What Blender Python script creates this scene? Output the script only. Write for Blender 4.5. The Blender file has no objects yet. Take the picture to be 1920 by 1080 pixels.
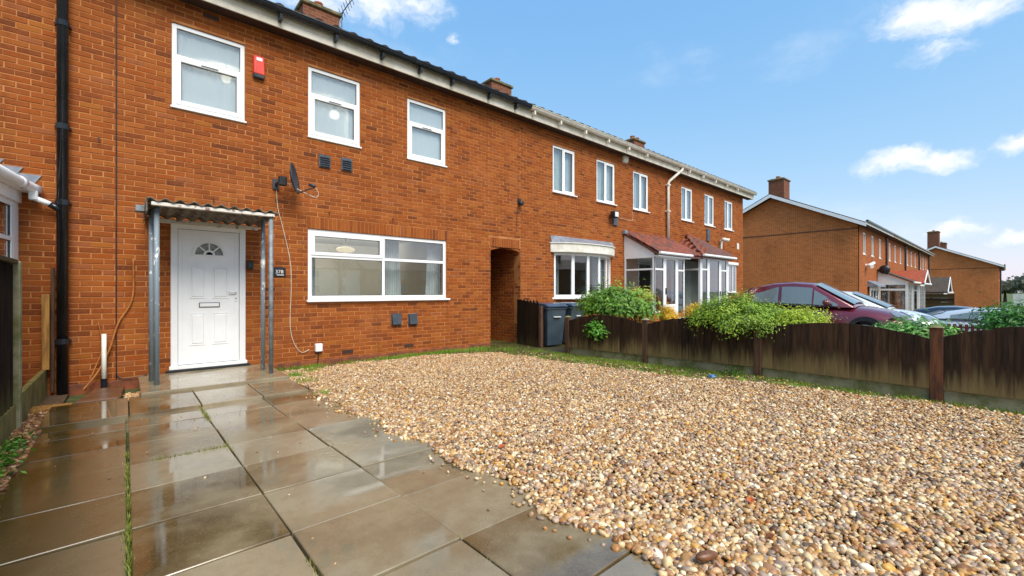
import bpy, math, random
import numpy as np
from mathutils import Vector, Matrix

random.seed(7)
rng = np.random.default_rng(7)
sc = bpy.context.scene
col = sc.collection
R = math.radians

# ------------------------------------------------------------------ camera
CAMY, CAMZ, FOC, YAW, V0 = -8.2, 1.2, 820.0, R(41.5), 546.0
CY, SY = math.cos(YAW), math.sin(YAW)
cam = bpy.data.cameras.new('camera'); camo = bpy.data.objects.new('camera', cam)
col.objects.link(camo)
camo.location = (0, CAMY, CAMZ); camo.rotation_euler = (R(90), 0, -YAW)
cam.sensor_width = 36; cam.lens = FOC / 1920 * 36
cam.shift_y = (V0 - 540) / 1920
cam.clip_start = .05; cam.clip_end = 3000
sc.camera = camo

# ------------------------------------------------------------------ world, sun, exposure
SUN_EL, SUN_AZ = R(50), R(-10)       # azimuth measured from straight in front of the facade, + towards +x
sund = Vector((math.sin(SUN_AZ) * math.cos(SUN_EL), -math.cos(SUN_AZ) * math.cos(SUN_EL), math.sin(SUN_EL)))
world = bpy.data.worlds.new('World'); sc.world = world; world.use_nodes = True
wn, wl = world.node_tree.nodes, world.node_tree.links
for n in list(wn): wn.remove(n)
wout = wn.new('ShaderNodeOutputWorld'); wbg = wn.new('ShaderNodeBackground')
wl.new(wbg.outputs[0], wout.inputs[0])
sky = wn.new('ShaderNodeTexSky'); sky.sky_type = 'NISHITA'; sky.sun_disc = False
sky.sun_elevation = SUN_EL
sky.sun_rotation = math.atan2(sund.x, sund.y)
sky.altitude = 0; sky.air_density = 1.0; sky.dust_density = .5; sky.ozone_density = 1.2
wbg.inputs['Strength'].default_value = .078
SKYGAIN = 1.0

def pxdir(u, v):
    a, b = (u - 960) / FOC, (V0 - v) / FOC
    return Vector((SY + a * CY, CY - a * SY, b)).normalized()

def wnode(t, **k):
    n = wn.new(t)
    for a, b in k.items(): setattr(n, a, b)
    return n
tc = wnode('ShaderNodeTexCoord')
def wmath(op, a, b=None):
    n = wnode('ShaderNodeMath', operation=op)
    for i, x in enumerate((a, b)):
        if x is None: continue
        if isinstance(x, (int, float)): n.inputs[i].default_value = x
        else: wl.new(x, n.inputs[i])
    return n.outputs[0]
nz = wnode('ShaderNodeTexNoise'); nz.inputs['Scale'].default_value = 9; nz.inputs['Detail'].default_value = 9
nz.inputs['Roughness'].default_value = .62
wl.new(tc.outputs['Generated'], nz.inputs['Vector'])
sub = wnode('ShaderNodeVectorMath', operation='SUBTRACT'); wl.new(nz.outputs['Color'], sub.inputs[0]); sub.inputs[1].default_value = (.5, .5, .5)
scl = wnode('ShaderNodeVectorMath', operation='SCALE'); wl.new(sub.outputs[0], scl.inputs[0]); scl.inputs['Scale'].default_value = .09
add = wnode('ShaderNodeVectorMath', operation='ADD'); wl.new(tc.outputs['Generated'], add.inputs[0]); wl.new(scl.outputs[0], add.inputs[1])
flat = wnode('ShaderNodeVectorMath', operation='MULTIPLY'); wl.new(add.outputs[0], flat.inputs[0]); flat.inputs[1].default_value = (1, 1, 2.0)
acc = None
for (u, v, r, g) in ((690, -15, .10, .8), (775, 8, .065, .6), (600, -35, .11, .7), (1775, 12, .075, .85), (1845, 0, .055, .8), (1765, 95, .045, .42),
                  (1700, 303, .05, .95), (1758, 303, .045, .9), (1650, 318, .034, .6), (1905, 268, .03, .8), (1785, 434, .034, .85), (1875, 443, .022, .8), (855, 65, .014, .5)):
    d = pxdir(u, v)
    ds = wnode('ShaderNodeVectorMath', operation='DISTANCE'); wl.new(flat.outputs[0], ds.inputs[0]); ds.inputs[1].default_value = (d.x, d.y, d.z * 2.0)
    m = wmath('MULTIPLY', wmath('SUBTRACT', 1.0, wmath('DIVIDE', ds.outputs['Value'], r * 1.3)), g)
    acc = m if acc is None else wmath('MAXIMUM', acc, m)
n3 = wnode('ShaderNodeTexNoise'); n3.inputs['Scale'].default_value = 26; n3.inputs['Detail'].default_value = 10; n3.inputs['Roughness'].default_value = .6
wl.new(flat.outputs[0], n3.inputs['Vector'])
acc = wmath('ADD', acc, wmath('MULTIPLY', wmath('SUBTRACT', n3.outputs['Fac'], .5), .75))
mr = wnode('ShaderNodeMapRange', interpolation_type='SMOOTHSTEP'); wl.new(acc, mr.inputs['Value'])
mr.inputs['From Min'].default_value = .04; mr.inputs['From Max'].default_value = .78
# thin wisps all round the sky
n2 = wnode('ShaderNodeTexNoise'); n2.inputs['Scale'].default_value = 2.6; n2.inputs['Detail'].default_value = 7; n2.inputs['Roughness'].default_value = .58
sq = wnode('ShaderNodeVectorMath', operation='MULTIPLY'); wl.new(tc.outputs['Generated'], sq.inputs[0]); sq.inputs[1].default_value = (1, 1, 2.2)
wl.new(sq.outputs[0], n2.inputs['Vector'])
mr2 = wnode('ShaderNodeMapRange', interpolation_type='SMOOTHSTEP'); wl.new(n2.outputs['Fac'], mr2.inputs['Value'])
mr2.inputs['From Min'].default_value = .54; mr2.inputs['From Max'].default_value = .85; mr2.inputs['To Max'].default_value = .5
cl = wmath('MAXIMUM', mr.outputs[0], mr2.outputs[0])
# horizon paleness comes from dust; the cloud white follows the same unit as the sky
sep = wnode('ShaderNodeSeparateColor'); cmb = wnode('ShaderNodeCombineColor'); wl.new(sky.outputs[0], sep.inputs[0])
for k, (tq, gq) in enumerate(((.95, .80), (1.68, .44), (3.05, .18))):      # flatter, clearer blue than a bare Nishita sky
    wl.new(wmath('MULTIPLY', wmath('POWER', sep.outputs[k], gq), tq), cmb.inputs[k])
mixc = wnode('ShaderNodeMix', data_type='RGBA')
wl.new(cl, mixc.inputs['Factor']); wl.new(cmb.outputs[0], mixc.inputs[6]); 
mixd = wnode('ShaderNodeMix', data_type='RGBA'); wl.new(n3.outputs['Fac'], mixd.inputs['Factor']); mixd.inputs[6].default_value = (3.5, 3.8, 4.3, 1); mixd.inputs[7].default_value = (5.2, 5.2, 5.3, 1)
wl.new(mixd.outputs[2], mixc.inputs[7])
wl.new(mixc.outputs[2], wbg.inputs['Color'])

sl = bpy.data.lights.new('sun', 'SUN'); sl.energy = 1.42; sl.angle = R(36); sl.color = (1, .94, .85)
so = bpy.data.objects.new('sun', sl); col.objects.link(so)
so.rotation_euler = (-sund).to_track_quat('-Z', 'Y').to_euler(); so.location = sund * 60
sc.view_settings.view_transform = 'Standard'; sc.view_settings.look = 'None'
sc.view_settings.gamma = 1; sc.view_settings.use_curve_mapping = False
sc.view_settings.exposure = 1.64
sc.cycles.use_denoising = True
sc.cycles.max_bounces = 8; sc.cycles.transparent_max_bounces = 12
sc.cycles.sample_clamp_indirect = 6

# ------------------------------------------------------------------ pixel -> place
def FX(u, y=0.0):
    a = (u - 960) / FOC; t = (y - CAMY) / (CY - a * SY); return t * (SY + a * CY)
def FZ(u, v, y=0.0):
    a = (u - 960) / FOC; t = (y - CAMY) / (CY - a * SY); return CAMZ + (V0 - v) / FOC * t
def proj(x, y, z):
    dx, dy = x, y - CAMY
    zc = dx * SY + dy * CY
    return 960 + FOC * (dx * CY - dy * SY) / zc, V0 - FOC * (z - CAMZ) / zc, zc
def gz(x, y):
    z = -.02 * min(max(y + 6, 0), 6)
    return z - min(max(x - 12, 0) * .05 + max(x - 18, 0) * .06, 1.4)

# ------------------------------------------------------------------ materials
def S(r, g, b, k=1.0):
    f = lambda c: ((c / 255 + .055) / 1.055) ** 2.4 if c > 10 else c / 255 / 12.92
    return (f(r) * k, f(g) * k, f(b) * k, 1)
def nodes(name):
    m = bpy.data.materials.new(name); m.use_nodes = True
    nt = m.node_tree
    return m, nt.nodes, nt.links, nt.nodes['Principled BSDF']
def mixrgb(N, L, f, a, b, blend='MIX'):
    n = N.new('ShaderNodeMix'); n.data_type = 'RGBA'; n.blend_type = blend
    for s, x in ((0, f), (6, a), (7, b)):
        if isinstance(x, (int, float)): n.inputs[s].default_value = x
        elif isinstance(x, tuple): n.inputs[s].default_value = x
        else: L.new(x, n.inputs[s])
    return n.outputs[2]
def noise(N, L, vec, s, det=4, rough=.55):
    n = N.new('ShaderNodeTexNoise'); n.inputs['Scale'].default_value = s; n.inputs['Detail'].default_value = det
    n.inputs['Roughness'].default_value = rough
    if vec is not None: L.new(vec, n.inputs['Vector'])
    return n.outputs['Fac']
def rng_(N, L, v, a, b, c=0., d=1., smooth=True):
    n = N.new('ShaderNodeMapRange'); n.interpolation_type = 'SMOOTHSTEP' if smooth else 'LINEAR'
    L.new(v, n.inputs['Value'])
    for k, x in zip(('From Min', 'From Max', 'To Min', 'To Max'), (a, b, c, d)): n.inputs[k].default_value = x
    return n.outputs[0]
def coords(N, L, world=False, stretch=None):
    if world: v = N.new('ShaderNodeNewGeometry').outputs['Position']
    else:
        t = N.new('ShaderNodeTexCoord'); oi = N.new('ShaderNodeObjectInfo')
        sc_ = N.new('ShaderNodeMath'); sc_.operation = 'MULTIPLY'; L.new(oi.outputs['Random'], sc_.inputs[0]); sc_.inputs[1].default_value = 37
        a = N.new('ShaderNodeVectorMath'); a.operation = 'ADD'; L.new(t.outputs['Object'], a.inputs[0]); L.new(sc_.outputs[0], a.inputs[1])
        v = a.outputs[0]
    if stretch:
        m = N.new('ShaderNodeVectorMath'); m.operation = 'MULTIPLY'; L.new(v, m.inputs[0]); m.inputs[1].default_value = stretch; v = m.outputs[0]
    return v
def bumpn(N, L, b, h, strength, dist=.01):
    n = N.new('ShaderNodeBump'); n.inputs['Strength'].default_value = strength; n.inputs['Distance'].default_value = dist
    L.new(h, n.inputs['Height']); L.new(n.outputs[0], b.inputs['Normal'])
def mat(name, c, c2=None, sc_=6, rough=.55, bump=0, bsc=80, metal=0, spec=.5, stretch=None, world=False, lo=.35, hi=.65, dist=.01):
    m, N, L, b = nodes(name)
    v = coords(N, L, world, stretch)
    if c2:
        f = rng_(N, L, noise(N, L, v, sc_, 6, .6), lo, hi)
        L.new(mixrgb(N, L, f, c, c2), b.inputs['Base Color'])
    else: b.inputs['Base Color'].default_value = c
    b.inputs['Roughness'].default_value = rough; b.inputs['Metallic'].default_value = metal
    b.inputs['Specular IOR Level'].default_value = spec
    if bump: bumpn(N, L, b, noise(N, L, v, bsc, 4), bump, dist)
    return m
def attrcol(N, name='col'):
    a = N.new('ShaderNodeAttribute'); a.attribute_name = name; return a.outputs['Color']

def brick_face_mat():
    m, N, L, b = nodes('brick_face')
    p = N.new('ShaderNodeNewGeometry').outputs['Position']
    n1 = noise(N, L, p, 28, 5, .65); n2 = noise(N, L, p, .9, 5, .6); n3 = noise(N, L, p, 140, 3)
    c = mixrgb(N, L, rng_(N, L, n1, .4, .75, .0, .4), attrcol(N), S(184, 104, 46, .85))
    c = mixrgb(N, L, rng_(N, L, n2, .5, .78, 0, .30), c, S(200, 124, 76, .85))        # pale bloom on the faces
    n4 = noise(N, L, p, 2.3, 6, .7)
    st = N.new('ShaderNodeVectorMath'); st.operation = 'MULTIPLY'; L.new(p, st.inputs[0]); st.inputs[1].default_value = (5, 5, .5)
    c = mixrgb(N, L, rng_(N, L, noise(N, L, st.outputs[0], 1, 6, .65), .5, .72, 0, .38), c, S(112, 62, 36, .8))      # rain streaks
    c = mixrgb(N, L, rng_(N, L, n4, .52, .78, 0, .4), c, S(104, 56, 32, .8))
    L.new(c, b.inputs['Base Color']); b.inputs['Roughness'].default_value = .8; b.inputs['Specular IOR Level'].default_value = .12
    bumpn(N, L, b, n3, .35, .004)
    return m
def brick_tex_mat(name, c1, c2, cm):
    m, N, L, b = nodes(name)
    p = N.new('ShaderNodeNewGeometry').outputs['Position']
    sp = N.new('ShaderNodeSeparateXYZ'); L.new(p, sp.inputs[0])
    ad = N.new('ShaderNodeMath'); L.new(sp.outputs[0], ad.inputs[0]); L.new(sp.outputs[1], ad.inputs[1])
    cb = N.new('ShaderNodeCombineXYZ'); L.new(ad.outputs[0], cb.inputs[0]); L.new(sp.outputs[2], cb.inputs[1])
    bt = N.new('ShaderNodeTexBrick'); L.new(cb.outputs[0], bt.inputs['Vector'])
    bt.inputs['Scale'].default_value = 1; bt.inputs['Brick Width'].default_value = .225; bt.inputs['Row Height'].default_value = .075
    bt.inputs['Mortar Size'].default_value = .009; bt.inputs['Bias'].default_value = 0
    bt.inputs['Color1'].default_value = c1; bt.inputs['Color2'].default_value = c2; bt.inputs['Mortar'].default_value = cm
    c = mixrgb(N, L, rng_(N, L, noise(N, L, p, .8, 6, .65), .45, .75, 0, .3), bt.outputs['Color'], S(96, 46, 24, .8))
    L.new(c, b.inputs['Base Color']); b.inputs['Roughness'].default_value = .8; b.inputs['Specular IOR Level'].default_value = .25
    bumpn(N, L, b, bt.outputs['Fac'], -.4, .006)
    return m
def slab_mat():
    m, N, L, b = nodes('wet_concrete_slab')
    p = N.new('ShaderNodeNewGeometry').outputs['Position']
    oi = N.new('ShaderNodeObjectInfo').outputs['Random']
    n1 = noise(N, L, p, 2.2, 6, .62); n2 = noise(N, L, p, 90, 4, .7); n3 = noise(N, L, p, 1.1, 4, .55); n5 = noise(N, L, p, 14, 5, .7)
    base = mixrgb(N, L, rng_(N, L, n1, .3, .7), S(88, 68, 40), S(138, 122, 90))
    base = mixrgb(N, L, rng_(N, L, oi, .2, 1, 0, .7, False), base, S(168, 156, 128))
    base = mixrgb(N, L, rng_(N, L, n5, .45, .75, 0, .2), base, S(92, 76, 44))
    base = mixrgb(N, L, rng_(N, L, n2, .5, .8, 0, .3), base, S(190, 172, 136))
    # algae on the shady left side of the path
    sp = N.new('ShaderNodeSeparateXYZ'); L.new(p, sp.inputs[0])
    al = N.new('ShaderNodeMath'); al.operation = 'MULTIPLY'
    L.new(rng_(N, L, sp.outputs[0], .35, -.5), al.inputs[0]); L.new(rng_(N, L, n1, .2, .65, .55, 1.), al.inputs[1])
    base = mixrgb(N, L, al.outputs[0], base, S(74, 56, 16))
    L.new(base, b.inputs['Base Color'])
    b.inputs['IOR'].default_value = 1.62; b.inputs['Specular IOR Level'].default_value = .75
    wet = N.new('ShaderNodeMath'); wet.operation = 'ADD'
    L.new(rng_(N, L, n3, .40, .64, .02, .30), wet.inputs[0]); L.new(rng_(N, L, n2, .4, .8, 0, .05), wet.inputs[1])
    L.new(wet.outputs[0], b.inputs['Roughness'])
    bumpn(N, L, b, n5, .035, .004)
    return m
def fence_mat(name='fence_board', dark=S(40, 27, 17), mid=S(90, 64, 42), pale=S(156, 134, 86)):
    m, N, L, b = nodes(name)
    t = N.new('ShaderNodeTexCoord').outputs['Object']
    v = coords(N, L, False, (14, 14, 1.1))
    n1 = noise(N, L, v, 1.6, 6, .65); n2 = noise(N, L, v, 6, 5, .7)
    c = mixrgb(N, L, rng_(N, L, n1, .35, .72), dark, mid)
    rnd = N.new('ShaderNodeObjectInfo').outputs['Random']
    c = mixrgb(N, L, rng_(N, L, rnd, 0, 1, .0, .6, False), c, S(26, 15, 9))
    sp = N.new('ShaderNodeSeparateXYZ'); L.new(t, sp.inputs[0])
    h = N.new('ShaderNodeMath'); h.operation = 'MULTIPLY_ADD'; L.new(n1, h.inputs[0]); h.inputs[1].default_value = .75; L.new(sp.outputs[2], h.inputs[2])
    h2 = N.new('ShaderNodeMath'); h2.operation = 'MULTIPLY_ADD'; L.new(rnd, h2.inputs[0]); h2.inputs[1].default_value = .16; L.new(h.outputs[0], h2.inputs[2])
    f = rng_(N, L, h2.outputs[0], .76, .42, 0, .62)
    c = mixrgb(N, L, f, c, pale)
    c = mixrgb(N, L, rng_(N, L, n2, .6, .8, 0, .5), c, S(120, 92, 56))
    L.new(c, b.inputs['Base Color']); b.inputs['Roughness'].default_value = .75; b.inputs['Specular IOR Level'].default_value = .25
    bumpn(N, L, b, n2, .4, .006)
    return m
def glass_mat(name, tint=(.9, .93, .93, 1), gain=3.0):
    m, N, L, b = nodes(name); N.remove(b)
    out = N['Material Output']
    tr = N.new('ShaderNodeBsdfTransparent'); tr.inputs[0].default_value = tint
    gl = N.new('ShaderNodeBsdfGlossy'); gl.inputs['Roughness'].default_value = .02; gl.inputs['Color'].default_value = (.95, .97, 1, 1)
    ge = N.new('ShaderNodeNewGeometry')
    dt = N.new('ShaderNodeVectorMath'); dt.operation = 'DOT_PRODUCT'; L.new(ge.outputs['Normal'], dt.inputs[0]); L.new(ge.outputs['Incoming'], dt.inputs[1])
    def mth(op, x, y):
        n = N.new('ShaderNodeMath'); n.operation = op; n.use_clamp = op == 'MINIMUM'
        for i, q in enumerate((x, y)):
            if q is None: continue
            if isinstance(q, (int, float)): n.inputs[i].default_value = q
            else: L.new(q, n.inputs[i])
        return n.outputs[0]
    om = mth('SUBTRACT', 1.0, mth('ABSOLUTE', dt.outputs['Value'], None))
    sch = mth('MULTIPLY_ADD', mth('POWER', om, 5.0), .96); sch.node.inputs[2].default_value = .04
    mu = mth('MINIMUM', mth('MULTIPLY', sch, gain), .95).node
    p = N.new('ShaderNodeNewGeometry').outputs['Position']
    bp = N.new('ShaderNodeBump'); bp.inputs['Strength'].default_value = .05; bp.inputs['Distance'].default_value = .01
    L.new(noise(N, L, p, 2.5, 2), bp.inputs['Height']); L.new(bp.outputs[0], gl.inputs['Normal'])
    mx = N.new('ShaderNodeMixShader'); L.new(mu.outputs[0], mx.inputs[0]); L.new(tr.outputs[0], mx.inputs[1]); L.new(gl.outputs[0], mx.inputs[2])
    L.new(mx.outputs[0], out.inputs[0])
    return m
def leaf_mat():
    m, N, L, b = nodes('leaf')
    out = N['Material Output']; c = attrcol(N)
    L.new(c, b.inputs['Base Color']); b.inputs['Roughness'].default_value = .42; b.inputs['Specular IOR Level'].default_value = .4
    tl = N.new('ShaderNodeBsdfTranslucent'); L.new(c, tl.inputs[0])
    mx = N.new('ShaderNodeMixShader'); mx.inputs[0].default_value = .3
    L.new(b.outputs[0], mx.inputs[1]); L.new(tl.outputs[0], mx.inputs[2]); L.new(mx.outputs[0], out.inputs[0])
    return m
def added_voile_mat(name, c, dens):
    m, N, L, b = nodes(name); N.remove(b); out = N['Material Output']
    d = N.new('ShaderNodeBsdfDiffuse'); d.inputs[0].default_value = c; t = N.new('ShaderNodeBsdfTranslucent'); t.inputs[0].default_value = c
    tr = N.new('ShaderNodeBsdfTransparent'); m1 = N.new('ShaderNodeMixShader'); m1.inputs[0].default_value = .15
    L.new(d.outputs[0], m1.inputs[1]); L.new(t.outputs[0], m1.inputs[2])
    m2 = N.new('ShaderNodeMixShader'); m2.inputs[0].default_value = dens; L.new(tr.outputs[0], m2.inputs[1]); L.new(m1.outputs[0], m2.inputs[2]); L.new(m2.outputs[0], out.inputs[0])
    return m
def emit_mat(name, c, s):
    m, N, L, b = nodes(name); b.inputs['Emission Color'].default_value = c; b.inputs['Emission Strength'].default_value = s
    b.inputs['Base Color'].default_value = (.8, .8, .8, 1); return m
def pebble_mat():
    m, N, L, b = nodes('pebble')
    p = N.new('ShaderNodeNewGeometry').outputs['Position']
    c = mixrgb(N, L, rng_(N, L, noise(N, L, p, 60, 4), .35, .75, 0, .35), attrcol(N), S(150, 104, 58))
    L.new(c, b.inputs['Base Color']); b.inputs['Roughness'].default_value = .42; b.inputs['Specular IOR Level'].default_value = .45
    return m
def ground_mix(name, cols, sc_=1.2, rough=.85, bump=.5, bsc=45):
    m, N, L, b = nodes(name)
    p = N.new('ShaderNodeNewGeometry').outputs['Position']
    c = mixrgb(N, L, rng_(N, L, noise(N, L, p, sc_, 7, .68), .38, .62), cols[0], cols[1])
    n2 = noise(N, L, p, sc_ * 3.1 + 1, 7, .7)
    c = mixrgb(N, L, rng_(N, L, n2, .46, .62), c, cols[2])
    L.new(c, b.inputs['Base Color']); b.inputs['Roughness'].default_value = rough
    bumpn(N, L, b, noise(N, L, p, bsc, 5, .7), bump, .02)
    return m

M = {}
M['brick'] = brick_face_mat()
M['mortar'] = mat('mortar', S(198, 132, 75, .9), S(172, 106, 55, .9), 3, .9, .3, 160, world=True)
M['brick_far'] = brick_tex_mat('brick_courses', S(168, 88, 40, .86), S(136, 66, 30, .86), S(204, 132, 72, .86))
M['brick_gable_lit'] = brick_tex_mat('lit_gable_courses', S(202, 114, 58, .98), S(172, 92, 46, .98), S(222, 154, 98, .98))  # gable brick lightened in the colour to make up for weak side light
M['brick_stack'] = brick_tex_mat('brick_chimney', S(140, 84, 58, .85), S(112, 62, 42, .85), S(150, 116, 90, .8))
M['upvc'] = mat('white_upvc', S(244, 245, 244), S(238, 239, 237), 3, .32, spec=.5)
M['upvc_old'] = mat('aged_cream_plastic', S(234, 231, 220), S(216, 211, 194), 5, .45)
M['fascia'] = mat('painted_fascia', S(224, 218, 202), S(202, 194, 174), 4, .6, .1, 60)
M['soffit'] = mat('brown_soffit', S(70, 46, 34), S(52, 34, 26), 5, .7)
M['black_pipe'] = mat('black_pvc', S(24, 26, 30), S(34, 37, 42), 4, .2)
M['tile_dark'] = mat('dark_roof_tile', S(58, 50, 46), S(84, 74, 60), 9, .8, .4, 60)
M['tile_red'] = mat('red_roof_tile', S(146, 74, 48), S(104, 54, 38), 9, .6, .3, 70)
M['tile_brown'] = mat('brown_roof_tile', S(112, 66, 50), S(84, 54, 46), 9, .6, .3, 70)
M['ridge'] = mat('ridge_tile', S(152, 84, 58), S(120, 66, 48), 6, .7, .3, 60)
M['concrete'] = mat('mossy_concrete', S(150, 142, 110), S(104, 104, 56), 5, .85, .5, 60)
M['concrete_green'] = mat('algae_concrete', S(122, 108, 52), S(84, 78, 28), 4, .85, .5, 60)
M['cap_stone'] = mat('chimney_cap', S(128, 116, 84), S(90, 82, 50), 8, .9, .5, 60)
M['pot'] = mat('clay_pot', S(176, 104, 66), S(150, 82, 50), 8, .8)
M['slab'] = slab_mat()
M['step'] = mat('red_brown_wet_slab', S(118, 84, 60), S(86, 60, 42), 5, .3, .1, 70, spec=.6)
M['fence'] = fence_mat()
M['fence_left'] = fence_mat('dark_weathered_board', S(34, 24, 16), S(60, 44, 28), S(86, 78, 44))
M['post_new'] = mat('orange_brown_post', S(112, 62, 22), S(70, 38, 18), 4, .7, .4, 60, stretch=(8, 8, 1))
M['post_old'] = mat('brown_post', S(98, 68, 44), S(66, 43, 27), 3, .8, .4, 60, stretch=(10, 10, 1))
M['timber'] = mat('raw_timber', S(176, 128, 58), S(132, 88, 36), 3, .7, .2, 60, stretch=(12, 12, 1))
M['galv'] = mat('galvanised_steel', S(140, 150, 154), S(108, 116, 120), 9, .5, .1, 60, metal=.1)
M['galv_paint'] = mat('peeling_galvanised_steel', S(126, 138, 144), S(226, 228, 226), 16, .5, .1, 60, metal=.0, stretch=(1, 1, .35), lo=.58, hi=.63)
M['corrugated'] = mat('fibre_cement', S(138, 130, 116), S(78, 70, 58), 8, .85, .4, 60)
M['flaky_white'] = mat('flaking_white_paint', S(226, 220, 208), S(120, 88, 64), 9, .7, .3, 60, lo=.55, hi=.66)
M['dark_plastic'] = mat('dark_plastic', S(28, 30, 34), S(38, 40, 44), 6, .4)
M['vent_grey'] = mat('grey_vent', S(84, 92, 100), S(64, 72, 80), 6, .5)
M['dish'] = mat('grey_dish', S(66, 72, 80), S(52, 58, 64), 5, .45)
M['lead'] = mat('lead_flashing', S(112, 122, 136), S(140, 146, 154), 6, .5)
M['red_box'] = mat('red_alarm_plastic', S(226, 66, 44), S(206, 52, 36), 5, .38)
M['white_print'] = mat('white_print', S(240, 238, 234))
M['bin'] = mat('dark_grey_bin', S(66, 78, 88), S(54, 65, 75), 5, .4)
M['bin_lid'] = mat('blue_grey_lid', S(52, 70, 92), S(66, 88, 116), 4, .25)
M['rubber'] = mat('rubber', S(22, 22, 23), S(32, 32, 32), 10, .8)
M['steel'] = mat('brushed_steel', S(190, 192, 195), S(160, 162, 165), 8, .28, metal=.9)
M['glass'] = glass_mat('window_glass')
M['glass_dim'] = glass_mat('window_glass_porch', (.75, .8, .8, 1), 2.2)
M['frost'] = mat('obscure_glass', S(150, 152, 146), S(110, 112, 104), 30, .2, .3, 60)
M['room'] = mat('room_paint', S(214, 214, 208), S(206, 204, 196), 1, .9)
M['room_warm'] = mat('room_paint_warm', S(150, 120, 96), S(132, 104, 84), 1, .9)
M['carpet'] = mat('carpet', S(104, 90, 76), S(88, 76, 62), 20, .95)
M['curtain'] = mat('curtain_cloth', S(226, 230, 230), S(206, 212, 214), 5, .9)
M['net'] = mat('net_curtain_cloth', S(206, 214, 212), S(180, 190, 190), 7, .9, stretch=(6, 6, .4))
M['lampglow'] = emit_mat('lamp_glow', (1, .86, .62, 1), 1.6)
M['lampglow_dim'] = emit_mat('warm_lamp_glow', (1, .8, .5, 1), .3)
M['added_voile'] = added_voile_mat('added_sheer_voile', S(243, 248, 250), .84); M['added_voile_dense'] = added_voile_mat('added_dense_voile', S(243, 248, 250), .94)
M['leaf'] = leaf_mat()
M['bark'] = mat('bark', S(86, 66, 46), S(60, 44, 30), 9, .9, .6, 40)
M['pebble'] = pebble_mat()
M['bed'] = ground_mix('gravel_bed', (S(96, 72, 48), S(72, 52, 34), S(120, 94, 66)), 14, .9, .8, 60)
M['moss'] = ground_mix('mossy_earth', (S(86, 84, 40), S(62, 50, 32), S(112, 142, 34)), 1.6)
M['wetpath'] = ground_mix('damp_concrete', (S(82, 74, 52), S(60, 54, 34), S(92, 104, 40)), 1.1, .4, .3, 30)
M['earth'] = ground_mix('lawn_and_earth', (S(86, 96, 44), S(72, 70, 40), S(96, 116, 48)), .5)
M['asphalt'] = ground_mix('asphalt', (S(66, 66, 68), S(58, 58, 60), S(76, 75, 74)), 2, .7, .3, 120)
M['paving'] = ground_mix('pavement_concrete', (S(126, 120, 110), S(112, 108, 98), S(134, 128, 118)), 1.5, .6, .2, 90)
def car_paint(name, c):
    m, N, L, b = nodes(name); b.inputs['Base Color'].default_value = c; b.inputs['Metallic'].default_value = .25
    b.inputs['Roughness'].default_value = .3; b.inputs['Coat Weight'].default_value = 1; b.inputs['Coat Roughness'].default_value = .04
    return m
M['maroon'] = car_paint('maroon_paint', S(108, 32, 46)); M['white_car'] = car_paint('white_car_paint', S(226, 228, 230))
M['navy'] = car_paint('dark_blue_paint', S(46, 54, 72)); M['pale_car'] = car_paint('pale_silver_paint', S(206, 212, 216))
M['car_glass'] = mat('car_glass', S(112, 126, 130), None, rough=.04, spec=.9)
M['pebble_brown'] = mat('brown_stone', S(132, 86, 52), S(104, 66, 40), 20, .4)
M['dead_leaf'] = mat('dead_leaf', S(196, 96, 30), S(150, 66, 24), 20, .6)
M['cable_white'] = mat('white_cable', S(222, 214, 196), S(200, 186, 160), 6, .5)
M['cable_orange'] = mat('faded_orange_cable', S(186, 116, 48), S(150, 86, 36), 6, .6)
M['picket'] = mat('red_brown_picket', S(98, 26, 20), S(74, 20, 18), 6, .6)
M['red_clay'] = mat('orange_clay_tile', S(170, 84, 46), S(146, 66, 38), 6, .6)
M['render_white'] = mat('white_render', S(226, 224, 216), S(206, 202, 192), 2, .8)
M['far_leaf'] = mat('far_foliage', S(92, 100, 72), S(66, 74, 52), .4, .9)

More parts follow.
